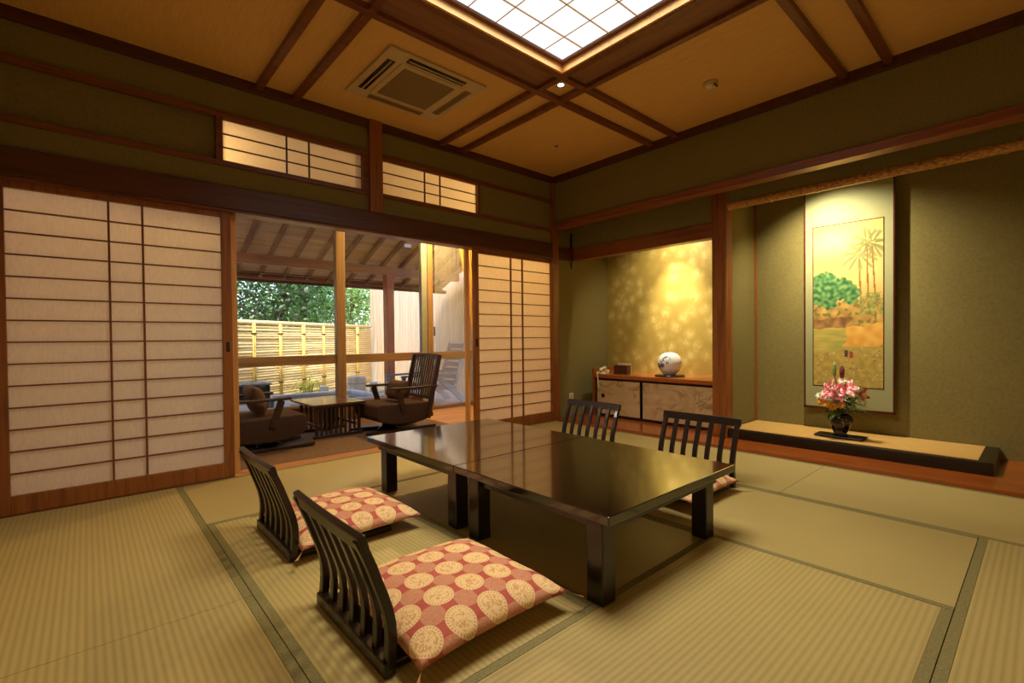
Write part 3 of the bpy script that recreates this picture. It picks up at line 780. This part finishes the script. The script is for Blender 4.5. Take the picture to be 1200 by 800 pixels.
M_LEAF = plain('lily_leaf', (108, 148, 70), 0.5, 0.4, 0.3, 60)
M_BLADE = plain('grass_blade', (164, 186, 98), 0.5, 0.4, 0.3, 60)
g = G('pink_lily_petal')
x, y, z = g.sep(g.oc())
M_LILY = g.set(g.ramp(g.noise(scale=36, detail=2), [(0.36, (190, 40, 84)), (0.48, (222, 96, 126)), (0.6, (246, 218, 214))]), 0.5, 0.3)
M_ORANGE = plain('orange_petal', (232, 158, 36), 0.6, 0.3, 0.25, 200)
M_WHITEF = plain('white_petal', (236, 230, 206), 0.6, 0.3, 0.08)
M_BUD = plain('lily_bud', (150, 70, 86), 0.5, 0.3, 0.3, 40)
def petal(bm, base, d, n, L, W, curl, seg=6):
    d = Vector(d).normalized(); n = Vector(n); n = (n - d * n.dot(d)).normalized(); s = d.cross(n)
    rows = []
    for i in range(seg + 1):
        t = i / seg; w = W * math.sin(PI * min(1, .12 + t * .88)) ** .8 * (1 if t < .98 else .15)
        p = Vector(base) + d * L * t * (1 - .15 * curl * t * t) - n * L * curl * t * t
        rows.append([bm.verts.new(p - s * w / 2 + n * .1 * w), bm.verts.new(p), bm.verts.new(p + s * w / 2 + n * .1 * w)])
    for a, b in zip(rows[:-1], rows[1:]):
        for k in range(2): bm.faces.new((a[k], a[k + 1], b[k + 1], b[k]))
def stem_pts(p):
    b = Vector((random.uniform(-.02, .02), random.uniform(-.025, .025), .06)); p = Vector(p)
    m = b.lerp(p, .55) + Vector((0, 0, .03)); m.x *= .6; m.y *= .6
    return [b, b.lerp(m, .5) , m, p]
def flower(name, label, cat, pos, axis, mat, npet, L, W, curl, group=None, layers=1, centre=None):
    r = thing(name, label, cat, (PX, PY, VZ), 0, group)
    ax = Vector(axis).normalized(); e1 = ax.orthogonal().normalized(); e2 = ax.cross(e1)
    def f(bm):
        for l in range(layers):
            for k in range(npet):
                a = 2 * PI * (k + .5 * l) / npet
                q = e1 * math.cos(a) + e2 * math.sin(a)
                petal(bm, Vector(pos) + q * .004, q * (.85 - .25 * l) + ax * (.55 + .4 * l), ax, L * (1 - .15 * l), W, curl)
    p = obj('petals', f, mat, r, 0, True)
    if centre: obj('stamen', lambda bm: [tube(bm, [Vector(pos), Vector(pos) + (ax + (e1 * math.cos(k) + e2 * math.sin(k)) * .35) * L * .6], .002, 5) for k in range(6)], centre, r)
    obj('stem', lambda bm: tube(bm, stem_pts(pos), .0035, 6), M_STEM, r, 0, True)
    return r
G1 = 'flowers in the dark vase'
flower('lily', 'pink lily facing left in the bouquet', 'flower', (-.06, .055, .40), (-.6, .55, .35), M_LILY, 6, .12, .052, .35, G1, 1, M_ORANGE)
flower('lily', 'pink and white lily at the middle of the bouquet', 'flower', (-.04, -.05, .42), (-.75, -.2, .6), M_LILY, 6, .11, .05, .35, G1, 1, M_ORANGE)
flower('lily', 'drooping pink lily at the right of the bouquet', 'flower', (-.03, -.15, .375), (-.35, -.8, .1), M_LILY, 6, .095, .042, .25, G1, 1, M_ORANGE)
flower('lily', 'small pink lily low under the others in the bouquet', 'flower', (-.09, .0, .365), (-.9, .1, .1), M_LILY, 6, .08, .04, .3, G1, 1, M_ORANGE)
for pos, lab in (((-.085, .125, .30), 'orange flower at the left of the bouquet'), ((-.115, .025, .265), 'orange flower low at the front of the bouquet'), ((-.10, .07, .285), 'orange flower between the two others in the bouquet'), ((-.105, -.03, .285), 'orange flower right of the lowest orange flower')):
    flower('marigold', lab, 'flower', pos, (-.8, pos[1] * 3, .4), M_ORANGE, 9, .04, .02, .3, G1, 3)
for pos, lab in (((-.06, .145, .35), 'white flower at the left edge of the bouquet'), ((-.09, -.045, .345), 'white flower under the middle lily'), ((-.02, -.02, .49), 'white flower at the top of the bouquet')):
    flower('white_flower', lab, 'flower', pos, (-.7, pos[1] * 2, .6), M_WHITEF, 6, .038, .022, .35, G1, 2)
for top, lab, m_ in (((-.01, -.015, .64), 'closed mauve lily bud standing upright', M_BUD), ((.0, .045, .66), 'slim green lily bud beside the mauve bud', M_BLADE)):
    r = thing('lily_bud', lab, 'flower bud', (PX, PY, VZ), 0, 'lily buds')
    k = 1.0 if m_ is M_BUD else .7
    t_ = Vector(top)
    obj('bud', lambda bm: tube(bm, [t_ - Vector((0, 0, .13)), t_ - Vector((0, 0, .11)), t_ - Vector((0, 0, .06)), t_ - Vector((0, 0, .02)), t_], [.006, .017 * k, .022 * k, .013 * k, .003], 10), m_, r, 0, True)
    obj('stem', lambda bm: tube(bm, stem_pts(t_ - Vector((0, 0, .12))), .004, 6), M_STEM, r, 0, True)
lv = thing('leaf_spray', 'dark green leaves around the neck of the flower vase', 'leaves', (PX, PY, VZ))
def leaves(bm):
    for k in range(74):
        a = random.uniform(0, 2 * PI); h = random.uniform(.18, .40); rr = random.uniform(.0, .06)
        b = Vector((math.cos(a) * rr, math.sin(a) * rr, h))
        petal(bm, b, (math.cos(a), math.sin(a), random.uniform(-.5, .7)), (0, 0, 1), random.uniform(.09, .16), random.uniform(.026, .046), random.uniform(.1, .5))
obj('leaves', leaves, M_LEAF, lv, 0, True)
def lstem(bm):
    for k in range(5):
        a = k * 1.3; tube(bm, [(0, 0, .06), (math.cos(a) * .02, math.sin(a) * .02, .2), (math.cos(a) * .05, math.sin(a) * .05, .34)], .003, 6)
obj('stem', lstem, M_STEM, lv)
gv = thing('grass_spray', 'fan of thin light green blades on the right of the bouquet', 'leaves', (PX, PY, VZ))
def blades(bm):
    for k in range(44):
        e = random.uniform(-.25, 1.0)
        petal(bm, (-.02 + random.uniform(-.02, .02), -.02, .22 + .12 * random.random()), (random.uniform(-.35, .15), -1, e * .9), (0, .3, 1), random.uniform(.16, .27), .014, random.uniform(.05, .3), 8)
obj('blades', blades, M_BLADE, gv, 0, True)

# ------------------------------------------------------------------ ceiling fittings
ac = thing('air_conditioner', 'square cream ceiling air conditioner with four louvred slots', 'air conditioner', (-2.44, -.79, HC))
obj('panel', boxes((-.42, .42, -.39, .39, -.022, -.0005)), M_OFFW, ac, 0.008)
obj('inner_frame', boxes((-.27, .27, -.27, .27, -.030, -.0215)), M_OFFW, ac, 0.006)
g = G('air_intake_mesh')
cks = g.new('ShaderNodeTexChecker'); g.put(cks.inputs[0], g.oc()); cks.inputs['Scale'].default_value = 90
M_MESH = g.set(g.mix(cks.outputs[1], lin((112, 90, 54)), lin((140, 114, 70))), 0.7)
obj('intake_grille', boxes((-.225, .225, -.225, .225, -.034, -.0295)), M_MESH, ac, 0.003)
for k, (cx_, cy_, w, h) in enumerate(((0, -.325, .25, .032), (-.34, 0, .032, .25), (.34, 0, .032, .25), (0, .325, .25, .032))):
    mt_ = M_BLACK if k < 2 else M_MESH
    sl = obj('air_slot', boxes((cx_ - w, cx_ + w, cy_ - h, cy_ + h, -.0245, -.0215)), mt_, ac)
    if w > h: obj('louvre', boxes((cx_ - w + .01, cx_ + w - .01, cy_ - .004, cy_ + .004, -.031, -.024)), M_OFFW if k < 2 else M_MESH, sl)
    else: obj('louvre', boxes((cx_ - .004, cx_ + .004, cy_ - h + .01, cy_ + h - .01, -.031, -.024)), M_OFFW if k < 2 else M_MESH, sl)
obj('emblem', boxes((.12, .14, .345, .36, -.0235, -.0215)), M_DARKM, ac)
sd = thing('smoke_detector', 'round cream smoke detector on the ceiling near the alcove wall', 'smoke detector', (-.69, -2.38, HC))
obj('base', lambda bm: lathe(bm, [(.01, -.02), (.05, -.02), (.055, -.012), (.055, 0), (.01, 0)], seg=28), M_OFFW, sd, 0, True)
obj('sensor_dome', lambda bm: lathe(bm, [(.01, -.046), (.03, -.044), (.042, -.034), (.044, -.02), (.01, -.02)], seg=28), M_WHITE, sd, 0, True)
obj('sensor_slot', boxes((-.03, .03, -.047, -.04, -.04, -.03)), M_BLACK, sd)
sp = thing('sprinkler_cap', 'tiny flush sprinkler cap on the ceiling toward the room corner', 'sprinkler', (-.71, -.72, HC))
obj('rim', lambda bm: lathe(bm, [(.004, -.004), (.026, -.004), (.028, 0), (.004, 0)], seg=20), M_OFFW, sp)
obj('cap', lambda bm: lathe(bm, [(.002, -.012), (.012, -.010), (.014, -.004), (.002, -.004)], seg=16), M_DARKM, sp)
dl = thing('downlight', 'small bright recessed downlight where the ceiling battens cross', 'downlight', (-1.585, -1.585, HC))
obj('trim_ring', lambda bm: lathe(bm, [(.03, -.008), (.05, -.006), (.052, 0), (.03, 0)], seg=28), M_OFFW, dl, 0, True)
obj('lens', lambda bm: lathe(bm, [(.002, -.012), (.02, -.011), (.03, -.004), (.03, 0), (.002, 0)], seg=20), emit('downlight_lens', (1, .9, .75, 1), 6), dl, 0, True)

# ------------------------------------------------------------------ outside
M_DECK = plain('stone_terrace', (176, 178, 182), 0.55, 0.5, 0.15, 3)
struct('ground', boxes((-30, 40, 2.08, 60, -.3, -.06)), plain('garden_soil', (150, 138, 108), 0.9, 0.2, 0.3, 6), label='garden ground beyond the terrace')
struct('path_terrace', boxes((-6, 1.5, 2.08, 4.9, -.2, -.04)), M_DECK, label='pale stone terrace outside the veranda')
# eaves
RY0, RZ0, SL = 2.08, 3.035, -.405
rz_ = lambda y: RZ0 + (y - RY0) * SL
M_EAVE = wood('eave_board_wood', (196, 150, 108), (224, 180, 134), 'x', 0.6, 6)
M_RAFT = wood('eave_rafter_wood', (120, 80, 54), (154, 106, 74), 'y', 0.6, 8)
roof = struct('roof', lambda bm: prism(bm, [(RY0 - .1, rz_(RY0 - .1)), (4.32, rz_(4.32)), (4.32, rz_(4.32) + .06), (RY0 - .1, rz_(RY0 - .1) + .06)], -6.5, 1.2, 'x'), M_EAVE, label='boarded eave roof over the terrace')
for k in range(20):
    x = -6.0 + k * .365
    obj('rafter', lambda bm, x=x: prism(bm, [(RY0, rz_(RY0) - .075), (4.3, rz_(4.3) - .065), (4.3, rz_(4.3)), (RY0, rz_(RY0))], x - .027, x + .027, 'x'), M_RAFT, roof)
M_BEAM = wood('eave_beam_wood', (116, 68, 42), (152, 94, 60), 'x', 0.55, 8)
obj('beam', boxes((-6.4, 1.0, 3.45, 3.55, 2.175, 2.32)), M_BEAM, roof, 0.006)
obj('eave_edge', boxes((-6.4, 1.15, 4.28, 4.33, rz_(4.3) - .075, rz_(4.3) + .0)), M_BEAM, roof, 0.004)
M_BAMB = G('pale_bamboo'); g = M_BAMB
M_BAMB = g.set(g.ramp(g.noise(g.mapping((3, 20, 40)), 2, 4), [(0.3, (206, 180, 122)), (0.7, (232, 208, 152))]), 0.45, 0.4)
M_BAMBY = plain('golden_bamboo', (232, 196, 104), .45, .4, .12, 8)
M_BAMBD = plain('weathered_bamboo', (112, 74, 44), 0.6, 0.3, 0.3, 12)
gt = obj('gutter_pole', lambda bm: tube(bm, [(-6.4, 4.4, 2.055), (-2, 4.4, 2.055), (1.3, 4.4, 2.055)], .04, 10), M_BAMBD, roof, 0, True)
obj('lattice_stick', lambda bm: tube(bm, [(-6.2, 4.05, 2.13), (1.0, 4.05, 2.13)], .008, 6), M_BAMBD, roof)
obj('lattice_stick', lambda bm: tube(bm, [(-6.2, 4.15, 2.10), (1.0, 4.15, 2.10)], .008, 6), M_BAMBD, roof)
M_POST = wood('terrace_post_wood', (138, 68, 38), (176, 98, 58), 'z', 0.5, 8)
obj('post', boxes((-.56, -.42, 3.43, 3.57, -.04, 2.175)), M_POST, roof, 0.006)

# bamboo fence
fd = Vector((math.cos(.60), math.sin(.60), 0)); fn = Vector((fd.y, -fd.x, 0))
fen = thing('bamboo_fence', 'pale bamboo fence with tied uprights enclosing the garden', 'fence', (-4.6, 3.85, -.06), .60)
FL = 7.0; FH = 1.455
obj('top_rail', lambda bm: tube(bm, [(0, 0, FH), (FL / 2, 0, FH), (FL, 0, FH)], .045, 10), M_BAMB, fen, 0, True)
def hbam(bm):
    z = .04; k = 0
    while z < FH - .05:
        r = .027 + .003 * math.sin(k * 2.3)
        tube(bm, [(0, .01 * math.sin(k * 3.7), z), (FL * .33, .012 * math.cos(k * 2.1), z + .008 * math.sin(k)), (FL * .66, .01 * math.sin(k * 1.3), z - .006 * math.cos(k * 5)), (FL, 0, z)], r, 6)
        z += .051; k += 1
obj('slat_panel', hbam, M_BAMB, fen, 0, True)
M_TIE = plain('hemp_tie', (58, 44, 30), 0.9)
for k in range(10):
    x = .2 + k * .68
    q = obj('upright', lambda bm, x=x: [tube(bm, [(x + s * .02, -.042, 0), (x + s * .02, -.042, FH - .02)], .017, 7) for s in ((-1, 1) if k % 3 else (-1.5, 0, 1.5))], M_BAMBY, fen, 0, True)
    for z in (.3, .72, 1.25):
        obj('tie', lambda bm, x=x, z=z: box(bm, x - .045, x + .045, -.066, -.01, z - .012, z + .012), M_TIE, q)
# plank fence on the right
pf = thing('plank_fence', 'tall fence of upright wooden planks at the right of the terrace', 'fence', (1.35, 2.1, -.06))
M_PLANK = wood('weathered_plank', (196, 166, 138), (222, 196, 168), 'z', 0.7, 9)
def planks(bm):
    y = 0
    while y < 6.0:
        w = random.uniform(.085, .1); box(bm, random.uniform(0, .006), .03, y, y + w - .006, 0, 2.9); y += w
obj('plank_panel', planks, M_PLANK, pf)
obj('back_rail', boxes((.03, .07, 0, 6.0, .5, .6), (.03, .07, 0, 6.0, 2.2, 2.3)), M_PLANK, pf)
# trees
M_BARK = plain('tree_bark', (92, 80, 68), 0.9, 0.2, 0.4, 14)
def leafmat(n, a, b):
    g = G(n); g.n.remove(g.b)
    oi = g.new('ShaderNodeNewGeometry'); col = g.ramp(oi.outputs['Random Per Island'], [(0.0, a), (0.6, b), (1.0, tuple(min(255, v * 1.3) for v in b))])
    d = g.new('ShaderNodeBsdfDiffuse'); t = g.new('ShaderNodeBsdfTranslucent'); gl = g.new('ShaderNodeBsdfGlossy'); mx = g.new('ShaderNodeMixShader'); m2 = g.new('ShaderNodeMixShader')
    g.put(d.inputs[0], col); g.put(t.inputs[0], col); gl.inputs['Roughness'].default_value = .4
    mx.inputs[0].default_value = .45; m2.inputs[0].default_value = .06
    g.l.new(d.outputs[0], mx.inputs[1]); g.l.new(t.outputs[0], mx.inputs[2]); g.l.new(mx.outputs[0], m2.inputs[1]); g.l.new(gl.outputs[0], m2.inputs[2]); g.l.new(m2.outputs[0], g.o.inputs[0])
    return g.m
M_LF = [leafmat('dark_leaf', (36, 62, 34), (78, 112, 64)), leafmat('fresh_leaf', (66, 110, 44), (132, 172, 86))]
def tree(x, y, h, r, mi, label, nl, seed, lean=0):
    rnd = random.Random(seed)
    t = thing('garden_tree', label, 'tree', (x, y, -.1), 0, 'trees beyond the bamboo fence')
    tips = []
    def trunk(bm):
        base = [(0, 0, 0), (lean * .3, .05, h * .3), (lean * .7, -.05, h * .6), (lean, 0, h * .95)]
        tube(bm, base, [.09, .075, .055, .02], 8)
        for k in range(9):
            z0 = h * rnd.uniform(.25, .75); a = rnd.uniform(0, 2 * PI); L = r * rnd.uniform(.5, .95)
            b = Vector((lean * z0 / h, 0, z0)); e = b + Vector((math.cos(a) * L, math.sin(a) * L, L * rnd.uniform(.2, .8)))
            m = b.lerp(e, .5) + Vector((0, 0, .08 * L)); tube(bm, [b, m, e], [.035, .022, .008], 6); tips.append(e); tips.append(m)
    obj('trunk', trunk, M_BARK, t, 0, True)
    def crown(bm):
        cl = tips + [Vector((rnd.uniform(-r, r) * .7 + lean * .7, rnd.uniform(-r, r) * .7, h * rnd.uniform(.35, 1.0))) for _ in range(10)]
        for k in range(int(nl * 1.35)):
            c = cl[rnd.randrange(len(cl))]
            q = Vector((rnd.gauss(0, 1), rnd.gauss(0, 1), rnd.gauss(0, .8))) * r * .24
            p = c + q
            d = Vector((rnd.uniform(-1, 1), rnd.uniform(-1, 1), rnd.uniform(-.8, .4))).normalized(); s = d.orthogonal().normalized()
            s = (s * math.cos(k) + d.cross(s) * math.sin(k))
            L = rnd.uniform(.08, .15); W = L * .45
            vs_ = [bm.verts.new(p), bm.verts.new(p + d * L * .5 + s * W * .5), bm.verts.new(p + d * L), bm.verts.new(p + d * L * .5 - s * W * .5)]
            bm.faces.new(vs_)
    obj('crown', crown, M_LF[mi], t)
tree(-3.6, 7.6, 3.6, 1.3, 0, 'dark leafy tree at the left behind the bamboo fence', 3000, 1)
tree(-2.2, 8.6, 4.0, 1.4, 0, 'dark leafy tree with a leaning trunk in the left window bay', 3200, 2, .5)
tree(-.9, 8.4, 3.8, 1.4, 0, 'dark leafy tree just left of the middle mullion', 3200, 3)
tree(.2, 9.9, 3.6, 1.3, 1, 'fresh green bushy tree right of the middle mullion', 3600, 4)
tree(1.7, 10.2, 3.6, 1.3, 1, 'fresh green bushy tree behind the reddish terrace post', 3600, 5)
tree(-1.7, 11.0, 4.6, 1.9, 0, 'taller dark tree further back in the left window bay', 2600, 6, .3)
tree(.9, 12.4, 4.4, 1.9, 1, 'taller green tree further back in the middle window bay', 2600, 7)
tree(-4.2, 10.5, 4.6, 1.9, 0, 'taller dark tree further back at the far left', 2000, 8)

# bath and objects on the terrace
bt = thing('stone_bath', 'low stone-rimmed outdoor bath with still blue-grey water', 'bath', (-1.59, 3.55, -.04))
M_RIM = plain('bath_rim_stone', (214, 216, 220), 0.5, 0.5, 0.08, 8)
obj('rim', boxes((-.77, .77, -.72, -.60, 0, .20), (-.77, .77, .60, .72, 0, .20), (-.77, -.65, -.6, .6, 0, .20), (.65, .77, -.6, .6, 0, .20)), M_RIM, bt, 0.02)
g = G('bath_water')
M_WATER = g.set((74, 104, 120), 0.06, 0.6); g.bump(g.noise(scale=9), .05, .02)
obj('water', boxes((-.655, .655, -.605, .605, .02, .15)), M_WATER, bt)
tb = thing('round_tub', 'round pale wooden tub standing upside down by the outdoor bath', 'tub', (-.60, 4.62, -.04))
M_TUB = wood('tub_wood', (178, 162, 146), (206, 190, 172), 'z', .6, 14)
obj('tub_body', lambda bm: lathe(bm, [(.02, 0), (.165, 0), (.175, .05), (.17, .37), (.155, .40), (.02, .405)], seg=32), M_TUB, tb, 0, True)
for z in (.07, .26): obj('hoop', lambda bm, z=z: lathe(bm, [(.160, z), (.179, z), (.179, z + .018), (.160, z + .018)], seg=32), M_ALU, tb)
lb = thing('stone_block', 'small grey stone block beside the round tub', 'block', (-.22, 4.7, -.04))
obj('block', boxes((-.06, .06, -.06, .06, 0, .24)), M_RIM, lb, 0.01)
obj('block_cap', boxes((-.065, .065, -.065, .065, .24, .262)), M_RIM, lb, 0.008)
lb2 = dup(lb, (-1.25, 4.55, -.04), .1, 'small grey stone block behind the bath, left of the mullion')
pb = thing('storage_box', 'dark outdoor box with a pale strip beyond the left easy chair', 'box', (-2.72, 4.2 - .5, -.04))
M_DKBOX = plain('charcoal_board', (52, 54, 60), .5, .4, .2, 12)
obj('box_body', boxes((-.45, .30, -.18, .18, .2, .44)), M_DKBOX, pb, 0.01)
obj('box_lid', boxes((-.47, .32, -.20, .20, .44, .465)), plain('box_lid_board', (150, 152, 158), .5, .4, .1, 12), pb, 0.006)
obj('strip', boxes((-.20, -.15, -.195, -.18, .12, .44)), M_BAMB, pb)
for x in (-.40, .25): obj('leg', boxes((x - .03, x + .03, -.15, .15, 0.0, .2)), M_DKBOX, pb)
yb = thing('garden_shrub', 'small yellow-green shrub growing below the bamboo fence', 'shrub', (-1.3, 5.2, -.06))
def shrub(bm):
    rnd = random.Random(5)
    for k in range(420):
        p = Vector((rnd.gauss(0, .16), rnd.gauss(0, .12), abs(rnd.gauss(.22, .12))))
        petal(bm, p, (rnd.uniform(-1, 1), rnd.uniform(-1, 1), rnd.uniform(-.2, 1)), (0, 0, 1), rnd.uniform(.05, .09), .03, .2, 3)
obj('foliage', shrub, leafmat('yellow_leaf', (168, 176, 60), (214, 214, 96)), yb)
obj('stem', lambda bm: [tube(bm, [(0, 0, 0), (.1 * math.cos(a), .08 * math.sin(a), .3)], .006, 5) for a in (0, 1.6, 3.1, 4.7)], M_STEM, yb)

# deck chair outside the door
dc = thing('deck_chair', 'weathered grey wooden deck chair seen through the lace curtain', 'deck chair', (-.1, 2.85, -.04))
M_GREYW = wood('weathered_grey_wood', (112, 116, 124), (150, 154, 162), 'x', .7, 12)
for y in (-.27, .27):
    obj('armrest', lambda bm, y=y: ribbon_bar(bm, [(-.66, y, .50), (-.1, y, .505), (.42, y, .52)], .07, .07, .03), M_GREYW, dc, 0.004)
    obj('leg', lambda bm, y=y: ribbon_bar(bm, [(-.62, y, .0), (-.62, y, .49)], .04, .04, .06), M_GREYW, dc, 0.004)
    obj('leg', lambda bm, y=y: ribbon_bar(bm, [(.02, y * .92, .46), (.30, y * .92, .24), (.58, y * .92, .0)], .035, .035, .09), M_GREYW, dc, 0.004)
    obj('back_stile', lambda bm, y=y: ribbon_bar(bm, [(.36, y * .86, .24), (.62, y * .86, 1.05)], .035, .035, .06), M_GREYW, dc, 0.004)
    obj('seat_rail', lambda bm, y=y: ribbon_bar(bm, [(-.62, y * .9, .33), (.40, y * .9, .25)], .03, .03, .06), M_GREYW, dc, 0.004)
for k in range(8):
    x = -.58 + k * .125
    obj('seat_slat', boxes((x - .045, x + .045, -.25, .25, .355 - k * .01, .375 - k * .01)), M_GREYW, dc)
for k in range(7):
    t_ = .12 + k * .13; p = Vector((.36, 0, .24)).lerp(Vector((.62, 0, 1.05)), t_)
    obj('back_slat', lambda bm, p=p: ribbon_bar(bm, [p + Vector((-.02, -.23, 0)), p + Vector((-.02, .23, 0))], .08, .08, .018, Vector((.3, 0, 1))), M_GREYW, dc)

# ------------------------------------------------------------------ light
def light(name, typ, loc, energy, color=(1, 1, 1), size=.1, target=None, **kw):
    d = bpy.data.lights.new(name, typ); d.energy = energy; d.color = color
    if typ in ('POINT', 'SPOT'): d.shadow_soft_size = size
    for k, v in kw.items(): setattr(d, k, v)
    o = bpy.data.objects.new(name, d); COL.objects.link(o); o.location = loc
    if target is not None: o.rotation_euler = (Vector(target) - Vector(loc)).to_track_quat('-Z', 'Y').to_euler()
    return o
W = bpy.data.worlds.new('sky'); S.world = W; W.use_nodes = True
wn = W.node_tree.nodes; sk = wn.new('ShaderNodeTexSky'); sk.sky_type = 'NISHITA'
sk.sun_disc = False; sk.sun_elevation = math.radians(50); sk.sun_rotation = math.radians(200); sk.air_density = 1.0; sk.dust_density = 3.0
W.node_tree.links.new(sk.outputs[0], wn['Background'].inputs[0]); wn['Background'].inputs[1].default_value = 0.46
sun = light('sun', 'SUN', (0, 0, 10), 1.65, (1, .93, .8), target=(.42, .62, 10 - 1.0))
sun.data.angle = math.radians(6)
vl1 = vlamp(-3.78, .32, 'round warm ceiling lamp of the veranda above the left easy chair')
vl2 = vlamp(-.75, 1.3, 'round warm ceiling lamp of the veranda near the golden curtain', M_VL2)
light('veranda_lamp_light', 'POINT', (-3.78, .32, 2.42), 8, (1, .70, .25), .08)
light('added_screen_fill', 'POINT', (-4.5, 1.25, 2.68), 15, (1, .86, .78), .1)  # unseen neutral fill, added behind the left screen to brighten its paper
vlamp(-4.5, 1.25, 'unseen ceiling lamp added at the far left veranda end to brighten the paper screen')
cl = light('ceiling_light_lamp', 'AREA', (-2.42, -2.42, 3.098), 29, (1, .86, .66)); cl.data.shape = 'SQUARE'; cl.data.size = 1.3; cl.data.spread = math.radians(136)
light('veranda_lamp_light_far', 'POINT', (-.75, 1.3, 2.735), 85, (1, .68, .25), .03)
# picture spots in the alcoves
def spotlamp(loc, target, label, energy, ang, col, blend=.6, halo=0):
    r = thing('alcove_spotlight', label, 'spotlight', loc)
    d = (Vector(target) - Vector(loc)).normalized()
    q = d.to_track_quat('-Z', 'Y').to_euler()
    a = obj('spot_housing', lambda bm: lathe(bm, [(.03, .0), (.036, .0), (.036, .09), (.02, .1), (.004, .1)], seg=20), M_OFFW, r, 0, True); a.rotation_euler = q
    obj('spot_stem', boxes((-.008, .008, -.008, .008, .06, 2.75 - loc[2])), M_OFFW, r)
    light('alcove_spot', 'SPOT', Vector(loc) + d * .02, energy, col, .02, target, spot_size=math.radians(ang), spot_blend=blend)
    if halo: light('alcove_spot_spill', 'SPOT', Vector(loc) + d * .02, halo, col, .02, target, spot_size=math.radians(130), spot_blend=1.0)
spotlamp((.50, -2.70, 2.52), (1.0, -2.88, 1.20), 'small spotlight above the scroll behind the bamboo beam', 52, 70, (1, .88, .62), 1.0, 84)
spotlamp((.52, -1.10, 2.52), (1.12, -1.09, 1.25), 'small spotlight above the globe vase behind the alcove beam', 150, 52, (1, .90, .66), 1.0, 46)

S.view_settings.view_transform = 'Standard'; S.view_settings.look = 'None'
S.view_settings.gamma = 1; S.view_settings.use_curve_mapping = False
S.view_settings.exposure = 0.9
S.cycles.use_denoising = True
S.cycles.max_bounces = 10; S.cycles.transparent_max_bounces = 16; S.cycles.sample_clamp_indirect = 8
